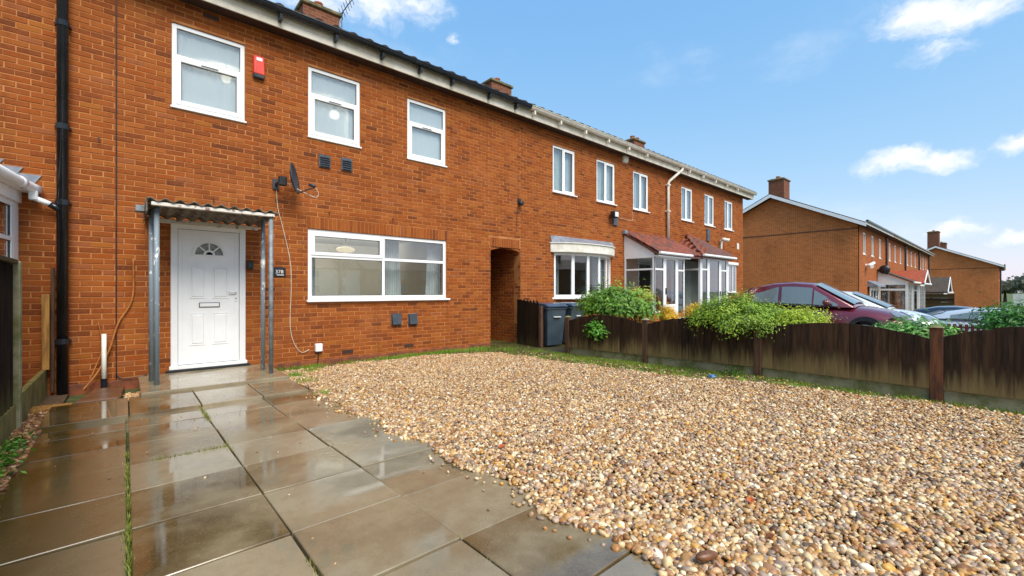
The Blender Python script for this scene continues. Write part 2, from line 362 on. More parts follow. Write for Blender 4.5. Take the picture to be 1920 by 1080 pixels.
# ------------------------------------------------------------------ mesh helper
class MB:
    def __init__(s, T=None): s.v = []; s.f = []; s.c = []; s.T = T; s.cc = None
    def add(s, vs, fs):
        n = len(s.v)
        if s.T: vs = [s.T(p) for p in vs]
        s.v += [tuple(p) for p in vs]
        for f in fs: s.f.append(tuple(i + n for i in f)); s.c.append(s.cc)
        return s
    def box(s, x0, x1, y0, y1, z0, z1):
        return s.add([(x0, y0, z0), (x1, y0, z0), (x1, y1, z0), (x0, y1, z0), (x0, y0, z1), (x1, y0, z1), (x1, y1, z1), (x0, y1, z1)],
              [(0, 3, 2, 1), (4, 5, 6, 7), (0, 1, 5, 4), (1, 2, 6, 5), (2, 3, 7, 6), (3, 0, 4, 7)])
    def hexa(s, a, b):      # two 4-point loops
        return s.add(list(a) + list(b), [(3, 2, 1, 0), (4, 5, 6, 7), (0, 1, 5, 4), (1, 2, 6, 5), (2, 3, 7, 6), (3, 0, 4, 7)])
    def prism(s, poly, axis, a, b):   # poly of 2-tuples in the other two axes (in order)
        def P(q, w):
            return (w, q[0], q[1]) if axis == 'x' else (q[0], w, q[1]) if axis == 'y' else (q[0], q[1], w)
        n = len(poly)
        return s.add([P(q, a) for q in poly] + [P(q, b) for q in poly],
              [tuple(range(n))[::-1], tuple(range(n, 2 * n))] + [(i, (i + 1) % n, n + (i + 1) % n, n + i) for i in range(n)])
    def tube(s, path, r, n=8, cap=True):
        path = [Vector(p) for p in path]; rs = r if isinstance(r, (list, tuple)) else [r] * len(path)
        vs = []; fs = []; up = Vector((0, 0, 1))
        prevx = None
        for i, p in enumerate(path):
            d = (path[min(i + 1, len(path) - 1)] - path[max(i - 1, 0)]).normalized()
            if prevx is None:
                x = d.cross(up if abs(d.z) < .9 else Vector((1, 0, 0))).normalized()
            else: x = (prevx - d * prevx.dot(d)).normalized()
            prevx = x; y = d.cross(x)
            for k in range(n):
                a = 2 * math.pi * k / n
                vs.append(p + (x * math.cos(a) + y * math.sin(a)) * rs[i])
        for i in range(len(path) - 1):
            for k in range(n):
                fs.append((i * n + k, i * n + (k + 1) % n, (i + 1) * n + (k + 1) % n, (i + 1) * n + k))
        if cap: fs += [tuple(range(n))[::-1], tuple(range((len(path) - 1) * n, len(path) * n))]
        return s.add(vs, fs)
    def lathe(s, prof, c=(0, 0, 0), n=20, axis='z'):
        vs = []; fs = []
        for r, h in prof:
            for k in range(n):
                a = 2 * math.pi * k / n; p = (r * math.cos(a), r * math.sin(a), h)
                if axis == 'x': p = (h, p[0], p[1])
                if axis == 'y': p = (p[0], h, p[1])
                vs.append((p[0] + c[0], p[1] + c[1], p[2] + c[2]))
        for i in range(len(prof) - 1):
            for k in range(n):
                fs.append((i * n + k, i * n + (k + 1) % n, (i + 1) * n + (k + 1) % n, (i + 1) * n + k))
        fs += [tuple(range(n))[::-1], tuple(range((len(prof) - 1) * n, len(prof) * n))]
        return s.add(vs, fs)
    def build(s, name, m, parent=None, bev=0, smooth=False, origin=None, seg=1):
        V = np.array(s.v, dtype=float)
        lo, hi = V.min(0), V.max(0)
        o = np.array(origin) if origin is not None else np.array([(lo[0] + hi[0]) / 2, (lo[1] + hi[1]) / 2, lo[2]])
        me = bpy.data.meshes.new(name); me.from_pydata((V - o).tolist(), [], s.f); me.materials.append(M[m] if isinstance(m, str) else m)
        if any(c is not None for c in s.c):
            at = me.attributes.new('col', 'FLOAT_COLOR', 'FACE')
            at.data.foreach_set('color', np.array([c or (1, 1, 1, 1) for c in s.c], dtype=np.float32).ravel())
        if smooth: me.polygons.foreach_set('use_smooth', [True] * len(me.polygons))
        me.update()
        ob = bpy.data.objects.new(name, me); col.objects.link(ob)
        place(ob, o, parent)
        if bev:
            b = ob.modifiers.new('bevel', 'BEVEL'); b.width = bev; b.segments = seg; b.limit_method = 'ANGLE'; b.angle_limit = R(40)
        return ob
def place(ob, o, parent):
    ob['_w'] = [float(x) for x in o]
    if parent is not None:
        ob.parent = parent; w = parent['_w']; ob.location = (o[0] - w[0], o[1] - w[1], o[2] - w[2])
    else: ob.location = o
def tag(o, label=None, cat=None, group=None, kind=None):
    if label: o['label'] = label
    if cat: o['category'] = cat
    if group: o['group'] = group
    if kind: o['kind'] = kind
    return o
def thing(name, loc, label, cat, group=None):
    o = bpy.data.objects.new(name, None); o.empty_display_size = .1; col.objects.link(o); place(o, loc, None)
    return tag(o, label, cat, group)
def move(root, loc, rz=0):
    root.location = loc; root.rotation_euler = (0, 0, rz)
def bx(name, m, parent, x0, x1, y0, y1, z0, z1, bev=0):
    return MB().box(x0, x1, y0, y1, z0, z1).build(name, m, parent, bev)
def npmesh(name, verts, faces_n, idx, m, colors=None, parent=None, smooth=False, origin=(0, 0, 0)):
    """verts (n,3); idx (f,k) polygons of equal size k"""
    me = bpy.data.meshes.new(name); f, k = idx.shape
    me.vertices.add(len(verts)); me.vertices.foreach_set('co', (verts - np.array(origin)).astype(np.float32).ravel())
    me.loops.add(f * k); me.loops.foreach_set('vertex_index', idx.astype(np.int32).ravel())
    me.polygons.add(f); me.polygons.foreach_set('loop_start', (np.arange(f) * k).astype(np.int32))
    try: me.polygons.foreach_set('loop_total', np.full(f, k, dtype=np.int32))
    except Exception: pass
    if smooth: me.polygons.foreach_set('use_smooth', np.ones(f, dtype=bool))
    me.materials.append(M[m])
    me.update(calc_edges=True); me.validate()
    if colors is not None:
        at = me.attributes.new('col', 'FLOAT_COLOR', 'FACE'); at.data.foreach_set('color', colors.astype(np.float32).ravel())
    ob = bpy.data.objects.new(name, me); col.objects.link(ob); place(ob, origin, parent); return ob

# ------------------------------------------------------------------ ground, road, paths
xs = np.array([-900, -300, -120, -60, -30, -15, -6, -3, 0, 3, 6, 9, 12, 15, 18, 21, 24, 27, 29, 31, 40, 60, 90, 150, 400, 1500.])
ys = np.array([-900, -300, -120, -60, -40, -30, -24, -20, -16, -13, -10, -8, -7, -6, -4, -2, 0, 2, 6, 12, 25, 60, 200, 900.])
GX, GY = np.meshgrid(xs, ys, indexing='ij')
gv = np.stack([GX, GY, np.vectorize(gz)(GX, GY) - .06], -1).reshape(-1, 3)
ny = len(ys)
gi = np.array([(i * ny + j, (i + 1) * ny + j, (i + 1) * ny + j + 1, i * ny + j + 1) for i in range(len(xs) - 1) for j in range(ny - 1)])
tag(npmesh('ground', gv, 4, gi, 'earth'), kind='structure')
def sheet(name, m, pts_x, pts_y, dz, kind='structure'):
    X, Y = np.meshgrid(np.array(pts_x, float), np.array(pts_y, float), indexing='ij')
    v = np.stack([X, Y, np.vectorize(gz)(X, Y) + dz], -1).reshape(-1, 3); n = len(pts_y)
    i = np.array([(a * n + b, (a + 1) * n + b, (a + 1) * n + b + 1, a * n + b + 1) for a in range(len(pts_x) - 1) for b in range(n - 1)])
    return tag(npmesh(name, v, 4, i, m), kind=kind)
xr = [-200, -60, -10, 0, 6, 12, 15, 18, 21, 24, 27, 29, 31, 60, 100, 300]
sheet('road', 'asphalt', xr, [-23, -16], -.05)
sheet('pavement', 'paving', xr, [-16, -13.6], .05)
sheet('pavement', 'paving', xr, [-25.5, -23], .05)
bk = MB()
for a, b in zip(xr[:-1], xr[1:]):
    za, zb = gz(a, -16), gz(b, -16)
    for y in (-16.0, -23.12):
        bk.hexa([(a, y, za - .1), (b, y, zb - .1), (b, y + .12, zb - .1), (a, y + .12, za - .1)], [(a, y, za + .056), (b, y, zb + .056), (b, y + .12, zb + .056), (a, y + .12, za + .056)])
tag(bk.build('kerb', 'concrete'), kind='structure')
yy = [-11.5, -10, -8, -6, -4, -2, -.9, -.01]
sheet('gravel_bed', 'bed', [1.7, 3, 4.5, 6.75], [-11.5, -10, -8, -6, -4, -2, -.01], -.025)
sheet('moss_strip', 'moss', [5.3, 6.3, 7.2], [-11.5, -8, -6, -4, -2, -1, -.01], -.012)
sheet('passage_path', 'wetpath', [5.7, 6.45, 7.5, 9.2], [-2.0, -1.1, -.5, 0, 2, 7.4], -.006)
sheet('neighbour_drive', 'paving', [9.2, 12, 15, 18, 21.5], [-13.6, -10, -8, -6, -3, -.01], -.02)
sheet('planting_bed', 'moss', [6.9, 9.2], [-13.6, -10, -8, -6, -4, -2.1], -.008)
sheet('side_strip', 'bed', [-1.05, -.55], [-11, -8, -6, -4, -2, -.01], -.02)

# front path of slabs
path = bx('front_path', 'concrete', None, -.58, 1.80, -10.9, -2.30, -.16, -.125); tag(path, kind='structure')
COLX = [-.60, .02, .62, 1.22, 1.82]
ROWY = [-2.25 - .6 * k for k in range(15)]
for i in range(4):
    for j in range(len(ROWY) - 1):
        x0, x1 = COLX[i] + .004, COLX[i + 1] - .004; y1, y0 = ROWY[j] - .0045, ROWY[j + 1] + .0045
        if i == 0: x1 -= .012
        mb = MB(); t = random.uniform(-.005, .005); q = [random.uniform(-.006, .006) for _ in range(4)]
        P = [(x0, y0), (x1, y0), (x1, y1), (x0, y1)]
        mb.hexa([(x, y, gz(x, y) - .07) for x, y in P], [(x, y, gz(x, y) + t + d) for (x, y), d in zip(P, q)])
        mb.build('slab', 'slab', path, .004)
# raised row of longer slabs, then the door slab
RX = [-.60, .03, .63, 1.23, 1.74]
for i in range(4):
    mb = MB(); z = -.042 + random.uniform(-.004, .004)
    mb.hexa([(RX[i] + .005, -2.36, -.15), (RX[i + 1] - .005, -2.36, -.15), (RX[i + 1] - .005, -1.43, -.17), (RX[i] + .005, -1.43, -.17)],
            [(RX[i] + .005, -2.36, z), (RX[i + 1] - .005, -2.36, z), (RX[i + 1] - .005, -1.43, z + .004), (RX[i] + .005, -1.43, z + .004)])
    mb.build('slab', 'slab', path, .004)
bx('door_step', 'slab', path, .14, 1.76, -1.42, -.03, -.16, -.006, .006)
mb = MB(); mb.prism([(-.42, -1.40), (-.06, -1.42), (.0, -.62), (-.28, -.6)], 'z', -.14, -.028); mb.build('loose_slab', 'step', path, .006)
mb = MB(); mb.prism([(-.78, -1.44), (-.44, -1.42), (-.44, -1.25), (-.78, -1.2)], 'z', -.15, -.05); mb.build('edging_stone', 'timber', path, .004)

# ------------------------------------------------------------------ bricks
def cut(x0, x1, z0, z1, ops):
    """solid rectangles of a wall with rectangular openings"""
    zc = sorted(set([z0, z1] + [min(max(z, z0), z1) for o in ops for z in o[2:]])); out = []
    for a, b in zip(zc[:-1], zc[1:]):
        if b - a < 1e-5: continue
        segs = [(x0, x1)]
        for o in ops:
            if o[2] < b - 1e-6 and o[3] > a + 1e-6:
                segs = [p for s, e in segs for p in ((s, min(e, o[0])), (max(s, o[1]), e)) if p[1] - p[0] > 1e-4]
        out += [(s, e, a, b) for s, e in segs]
    return out
PAL = [S(156, 85, 38, .86), S(162, 91, 42, .86), S(150, 80, 37, .86), S(169, 97, 46, .86), S(144, 76, 36, .86), S(137, 73, 38, .86), S(127, 68, 36, .86),
       S(113, 61, 36, .86), S(158, 82, 34, .86), S(154, 90, 54, .86), S(104, 58, 38, .86), S(167, 100, 43, .86)]
PALW = [.17, .16, .15, .1, .11, .08, .05, .02, .08, .04, .008, .04]
def lay(x0, x1, z0, z1, ops, soldiers=()):
    out = []; n = int(round((z1 - z0) / .075))
    for k in range(n):
        za = z0 + k * .075; zb = za + .0625; off = .1125 * (k % 2) + random.uniform(-.012, .012)
        x = math.floor((x0 - 1) / .225) * .225 + off
        while x < x1:
            jx = random.uniform(-.006, .006)
            segs = [(max(x + jx, x0), min(x + .2125 + jx * .3, x1))]
            for o in list(ops) + list(soldiers):
                if o[2] < zb - .02 and o[3] > za + .02:
                    segs = [p for s, e in segs for p in ((s, min(e, o[0] - .003)), (max(s, o[1] + .003), e))]
            out += [(s, e, za, zb) for s, e in segs if e - s > .028]
            x += .225
    for o in soldiers:
        m = int(round((o[1] - o[0]) / .075)); w = (o[1] - o[0]) / m
        out += [(o[0] + i * w + .005, o[0] + (i + 1) * w - .005, o[2] + .005, o[3] - .008) for i in range(m)]
    return out
brick_cache = {}
def brick_verts(w, h, d=.022, inset=.003):
    a, b = w / 2, h / 2; i = inset
    vs = [(-a, d, -b), (a, d, -b), (a, d, b), (-a, d, b), (-a, .004, -b), (a, .004, -b), (a, .004, b), (-a, .004, b), (-a + i, 0, -b + i), (a - i, 0, -b + i), (a - i, 0, b - i), (-a + i, 0, b - i)]
    fs = [(0, 1, 5, 4), (1, 2, 6, 5), (2, 3, 7, 6), (3, 0, 4, 7), (4, 5, 9, 8), (5, 6, 10, 9), (6, 7, 11, 10), (7, 4, 8, 11), (8, 9, 10, 11)]
    return vs, fs
def put_bricks(wall, lst, singles=300, y=0.0, T=None):
    def score(b):
        u, v, zc = proj((b[0] + b[1]) / 2, y, (b[2] + b[3]) / 2)
        if not (8 < u < 1912 and 8 < v < 1072): return -1
        return (b[1] - b[0]) * (b[3] - b[2]) / zc ** 2 * abs(CY)
    order = sorted(range(len(lst)), key=lambda i: -score(lst[i])) if singles else []
    big = set(i for i in order[:singles] if score(lst[i]) > 0)
    mb = MB(T); w0 = wall['_w']
    for i, (xa, xb, za, zb) in enumerate(lst):
        ci = random.choices(range(12), PALW)[0]; dy = random.uniform(-.0015, .0025)
        if i in big:
            key = (round(xb - xa, 2), round(zb - za, 3), ci)
            if key not in brick_cache:
                vs, fs = brick_verts(key[0], key[1]); me = bpy.data.meshes.new('brick'); me.from_pydata(vs, [], fs); me.materials.append(M['brick'])
                at = me.attributes.new('col', 'FLOAT_COLOR', 'FACE'); at.data.foreach_set('color', np.tile(np.array(PAL[ci], dtype=np.float32), len(fs)))
                brick_cache[key] = me
            ob = bpy.data.objects.new('brick', brick_cache[key]); col.objects.link(ob)
            ob.parent = wall; ob.location = ((xa + xb) / 2 - w0[0], y + dy - w0[1], (za + zb) / 2 - w0[2])
        else:
            vs, fs = brick_verts(xb - xa, zb - za); mb.cc = PAL[ci]; cx, cz = (xa + xb) / 2, (za + zb) / 2
            mb.add([(p[0] + cx, p[1] + y + dy, p[2] + cz) for p in vs], fs)
    if mb.v: tag(mb.build('bricks', 'brick', wall), kind='stuff')

EZ = 5.55          # soffit height
ZB = -.225         # first course
GUT = -.40
RIDY, RIDZ = 4.4, 8.12

# ------------------------------------------------------------------ windows
def frame_T(p0, p1):
    p0, p1 = Vector(p0), Vector(p1); d = (p1 - p0); Ln = d.length; d /= Ln; n = Vector((d.y, -d.x))
    return Ln, (lambda q: (p0.x + d.x * q[0] - n.x * q[1], p0.y + d.y * q[0] - n.y * q[1], q[2]))
def glazing(name, parent, p0, p1, z0, z1, xs=(), zs=(), fw=.055, dep=.06, m='upvc', glass='glass', sash=(), sw=.04, sill=False, skip=(), vents=()):
    """framed glazing between two plan points; q.y grows inwards. xs / zs are bar centres (metres from left / absolute z)"""
    Ln, T = frame_T(p0, p1)
    mb = MB(T)
    X = [0] + list(xs) + [Ln]; Z = [z0] + list(zs) + [z1]
    mb.box(0, fw, 0, dep, z0, z1).box(Ln - fw, Ln, 0, dep, z0, z1)
    mb.box(fw, Ln - fw, 0, dep, z0, z0 + fw).box(fw, Ln - fw, 0, dep, z1 - fw, z1)
    for x in xs: mb.box(x - fw * .42, x + fw * .42, 0.002, dep, z0 + fw, z1 - fw)
    for z in zs:
        for i in range(len(X) - 1):
            a = X[i] + (fw if i == 0 else fw * .42); b = X[i + 1] - (fw if i == len(X) - 2 else fw * .42)
            mb.box(a, b, .001, dep, z - fw * .42, z + fw * .42)
    fr = mb.build(name, m, parent, .004)
    for i in range(len(X) - 1):
        for j in range(len(Z) - 1):
            if (i, j) in skip: continue
            a = X[i] + (fw if i == 0 else fw * .42); b = X[i + 1] - (fw if i == len(X) - 2 else fw * .42)
            c = Z[j] + (fw if j == 0 else fw * .42); d = Z[j + 1] - (fw if j == len(Z) - 2 else fw * .42)
            if (i, j) in sash:
                s = MB(T); e = .012
                s.box(a - e, a + sw, -.014, dep - .02, c - e, d + e).box(b - sw, b + e, -.014, dep - .02, c - e, d + e)
                s.box(a + sw, b - sw, -.014, dep - .02, c - e, c + sw).box(a + sw, b - sw, -.014, dep - .02, d - sw, d + e)
                s.build('sash', m, fr, .004); a += sw; b -= sw; c += sw; d -= sw
                if (i, j) in vents: MB(T).box((a + b) / 2 - .11, (a + b) / 2 + .11, -.022, -.012, d + sw * .35, d + sw * .35 + .012).build('vent_slot', 'dark_plastic', fr)
            MB(T).box(a, b, .022, .03, c, d).build('pane', glass, fr)
            g = MB(T); q = .007      # dark gasket round the pane
            g.box(a, a + q, .012, .022, c, d).box(b - q, b, .012, .022, c, d).box(a + q, b - q, .012, .022, c, c + q).box(a + q, b - q, .012, .022, d - q, d)
            g.build('gasket', 'dark_plastic', fr)
    if sill: MB(T).box(-.03, Ln + .03, -.05, dep, z0 - .035, z0 - .001).build('sill', m, fr, .006)
    return fr
def room(parent, x0, x1, z0, z1, y0=.26, y1=3.6, back='room'):
    mb = MB(); t = .02
    mb.box(x0 - t, x0, y0, y1, z0, z1).box(x1, x1 + t, y0, y1, z0, z1).box(x0, x1, y0, y1, z1, z1 + t)
    r = mb.build('room', 'room', parent)
    bx('room_floor', 'carpet', parent, x0, x1, y0, y1, z0 - t, z0); bx('room_back', back, parent, x0 - t, x1 + t, y1, y1 + t, z0 - t, z1 + t)
def wavy(parent, name, x0, x1, y, z0, z1, m='curtain', amp=.03, n=40, waves=7, flare=0.0):
    vs = []; fs = []
    for k in range(n + 1):
        s = k / n
        for j, z in enumerate((z0, (z0 + z1) / 2, z1)):
            fl = flare * (1 - j / 2) * (s - .5)
            vs.append((x0 + (x1 - x0) * s + fl, y + amp * math.sin(s * waves * 2 * math.pi) * (1 + .2 * math.sin(9 * s)), z))
    for k in range(n):
        for j in range(2): fs.append((k * 3 + j, (k + 1) * 3 + j, (k + 1) * 3 + j + 1, k * 3 + j + 1))
    ob = MB().add(vs, fs).build(name, m, parent, smooth=True)
    return ob

def tile_mesh(w, l, m, amp=.026, th=.024):
    mb = MB(); n = 8; pts = []
    for k in range(n + 1):
        s = k / n; pts.append((s * w, amp * max(0, math.sin((s * 1.0) * math.pi * 2)) + th))
    vs = [(x, 0, z) for x, z in pts] + [(x, l, z) for x, z in pts] + [(pts[0][0], 0, 0), (pts[-1][0], 0, 0), (pts[0][0], l, 0), (pts[-1][0], l, 0)]
    fs = [(k, k + 1, n + 2 + k, n + 1 + k) for k in range(n)]
    b = 2 * (n + 1)
    fs += [tuple([b] + [b + 1] + [n - k for k in range(n + 1)]), (b + 3, b + 2) + tuple(n + 1 + k for k in range(n + 1)), (b + 2, b + 3, b + 1, b), (b, 0, n + 1, b + 2), (b + 1, b + 3, 2 * n + 1, n)]
    me = bpy.data.meshes.new('tile'); me.from_pydata(vs, [], fs); me.materials.append(M[m]); me.update(); return me
def put_tile(me, parent, o, ex, es, jit=.003):
    ex, es = Vector(ex).normalized(), Vector(es).normalized(); n = ex.cross(es)
    ob = bpy.data.objects.new('tile', me); col.objects.link(ob); ob.parent = parent
    w = parent['_w']; p = Vector(o) - Vector(w) + n * random.uniform(-jit, jit)
    ob.matrix_basis = Matrix(((ex.x, es.x, n.x, p.x), (ex.y, es.y, n.y, p.y), (ex.z, es.z, n.z, p.z), (0, 0, 0, 1)))
    return ob

# ------------------------------------------------------------------ a terrace house: shell, roof, eaves
TILE_DARK = tile_mesh(.30, .38, 'tile_dark')
slope = Vector((0, RIDY + .45, RIDZ - 5.86)).normalized()
def shell(root, x0, x1, ops, brick_singles, soldiers=(), xend=False, mortar_only=False):
    mb = MB()
    for s, e, a, b in cut(x0, x1, ZB, EZ + .05, ops): mb.box(s, e, .006, .25, a, b)
    wall = mb.build('wall', 'mortar', root, origin=((x0 + x1) / 2, .006, ZB))
    put_bricks(wall, lay(x0 + .002, x1 - .002, ZB, EZ, ops, soldiers), brick_singles)
    bm_ = MB().box(x0, x1, 8.55, 8.8, ZB, EZ + .05)
    if xend: bm_.prism([(.25, ZB), (8.55, ZB), (8.55, EZ + .05), (RIDY, RIDZ - .15), (.25, EZ + .05)], 'x', x1 - .25, x1 - .001)
    bm_.build('rear_wall', 'brick_far', root)
def eaves(root, x0, x1, gutter_m, tiles=True, over=0.0, gx=None, brackets=()):
    xe = x1 + over
    so_ = MB().box(x0, xe, -.255, .006, EZ, EZ + .02).build('soffit', 'soffit', root)
    fa = bx('fascia', 'fascia', root, x0, xe, -.28, -.256, EZ - .015, EZ + .24, .004)
    rf = MB().prism([(-.33, 5.83), (RIDY, RIDZ), (RIDY, RIDZ - .1), (-.33, 5.74)], 'x', x0, xe)
    rf.prism([(RIDY + .001, RIDZ), (9.1, 5.83), (9.1, 5.73), (RIDY + .001, RIDZ - .1)], 'x', x0, xe)
    roof = rf.build('roof', 'tile_dark', root)
    n = int((xe - x0) / .30)
    if tiles:
        for k in range(n):
            put_tile(TILE_DARK, roof, (x0 + (k + .0) * (xe - x0) / n, -.42, 5.848 - .09 * .48), (1, 0, 0), slope)
    g0, g1 = gx or (x0, xe)
    gut(root, g0, g1, gutter_m, brackets)
    return roof
def gut(root, g0, g1, m, brackets=()):
    prof = [(-.362 + .076 * math.cos(a), 5.80 + .085 * math.sin(a)) for a in np.linspace(math.pi, 2 * math.pi, 11)]
    inn = [(-.362 + .07 * math.cos(a), 5.80 + .077 * math.sin(a)) for a in np.linspace(2 * math.pi, math.pi, 11)]
    go = MB().prism(prof + inn, 'x', g0, g1).build('gutter', m, root)
    MB().tube([(g0, -.443, 5.80), (g1, -.443, 5.80)], .011, 8).build('gutter_lip', m, go, smooth=True)
    for b in brackets: bx('bracket', m, go, b - .025, b + .025, -.40, -.281, 5.615, 5.715, .004)
    for x in np.arange(g0 + 2.0, g1 - .5, 3.0):
        MB().prism([(-.362 + .081 * math.cos(a), 5.80 + .09 * math.sin(a)) for a in np.linspace(math.pi, 2 * math.pi, 9)], 'x', x - .06, x + .06).build('gutter_joint', m, go)
    return go
def chimney(root, x, ztop, y=RIDY, w=.95, d=.55, pots=1, base=7.2):
    c = bx('chimney', 'brick_stack', root, x - w / 2, x + w / 2, y - d / 2, y + d / 2, base, ztop - .16)
    bx('chimney_cap', 'cap_stone', c, x - w / 2 - .06, x + w / 2 + .06, y - d / 2 - .06, y + d / 2 + .06, ztop - .16, ztop - .06, .02)
    bx('chimney_flaunching', 'cap_stone', c, x - w / 2 + .05, x + w / 2 - .05, y - d / 2 + .05, y + d / 2 - .05, ztop - .06, ztop, .03)
    for k in range(pots):
        MB().lathe([(.12, ztop - .02), (.1, ztop + .1), (.12, ztop + .11), (.12, ztop + .15), (.08, ztop + .15), (.08, ztop + .1)], (x + (k - (pots - 1) / 2) * .4, y, 0), 14).build('chimney_pot', 'pot', c, smooth=False)
    return c

XA = FX(117) + .0          # boundary left neighbour / main house (behind the downpipe)
XP0, XP1 = FX(920), FX(976)  # passage
XB = XP1                   # boundary main / next house
XC = FX(1255)              # boundary next / end house
XD = FX(1393)              # end of the terrace
XL = -6.0

def rect(u0, u1, v0, v1):
    um = (u0 + u1) / 2
    return FX(u0), FX(u1)
WT, WB = 5.21, 3.935
WZ = (CAMZ + .3338 * 8.2, CAMZ + .489 * 8.2)
W1, W2, W3 = rect(321.5, 460, 0, 0), rect(578, 676, 0, 0), rect(764, 836.7, 0, 0)
GW = rect(577.5, 837.5, 0, 0); GZ = (CAMZ - .0225 * 8.2, CAMZ + .1362 * 8.2)
DX = (FX(320), FX(460.5)); DZ = (.03, 2.25)
PZ = FZ(945, 464)

# ---------------- main house
main = thing('brick_house', ((XA + XB) / 2, 4, ZB), 'orange brick terraced house with white panel door, three white upstairs windows and black gutter', 'house')
ops = [W1 + WZ, W2 + WZ, W3 + WZ, GW + GZ, (DX[0], DX[1], ZB, DZ[1]), (XP0, XP1, ZB, PZ)]
shell(main, XA, XB, ops, 300, soldiers=[(GW[0] - .02, GW[1] + .02, GZ[1], GZ[1] + .225), (XP0 - .03, XP1 - .03, PZ, PZ + .225)])
bx('threshold_wall', 'brick_far', main, DX[0] - .02, DX[1] + .02, .01, .25, ZB, DZ[0] - .01)
brs = [FX(u, -.34) for u in (526, 630, 717, 788, 848, 918, 968)]
eaves(main, XA, XB, 'black_pipe', brackets=brs + [XA + .3, XA + 1.1])
pl = MB()
for a, b in ((XA, DX[0] - .02), (DX[1] + .02, XP0)): pl.box(a, b, -.03, .006, ZB, -.035)
pl.build('plinth', mat('orange_red_plinth', S(160, 86, 48, .85), S(112, 66, 44, .85), 5, .8, .4, 50, world=True), main, .008)
for w, lamp in ((W1, 1), (W2, 1), (W3, 0)):
    z0, z1 = WZ; f = glazing('window', main, (w[0] + .004, .03), (w[1] - .004, .03), z0 + .02, z1 - .005, (), (z0 + (z1 - z0) * .62,), fw=.062, sash=((0, 0),), sw=.05, vents=((0, 0),))
    bx('sill', 'upvc', f, w[0] - .015, w[1] + .015, -.03, .09, z0 - .012, z0 + .019, .005)
room(main, W1[0] - .9, W1[1] + .55, 3.0, 5.42, y1=3.4); room(main, W2[0] - .6, W2[1] + .45, 3.0, 5.42, y1=3.4); room(main, W3[0] - .4, W3[1] + .9, 3.0, 5.42, y1=3.0)
for w, mv in ((W1, 'added_voile'), (W2, 'added_voile'), (W3, 'added_voile_dense')):  # sheer sheets added behind the glass to make the panes look bright
    wavy(main, 'added_voile', w[0] + .01, w[1] - .01, .098, WZ[0] + .01, WZ[1], mv, .004, 40, 6)
gm = FX(720); gt0 = FZ(722, 486.5)
gf = glazing('window', main, (GW[0] + .004, .03), (GW[1] - .004, .03), GZ[0] + .03, GZ[1] - .005, (gm - GW[0],), (gt0,), fw=.07, sash=((0, 1),), sw=.05)
bx('sill', 'upvc', gf, GW[0] - .03, GW[1] + .06, -.06, .09, GZ[0] - .01, GZ[0] + .029, .006)
room(main, GW[0] - 1.2, GW[1] + .5, .1, 2.55, y1=4.6, back='room')

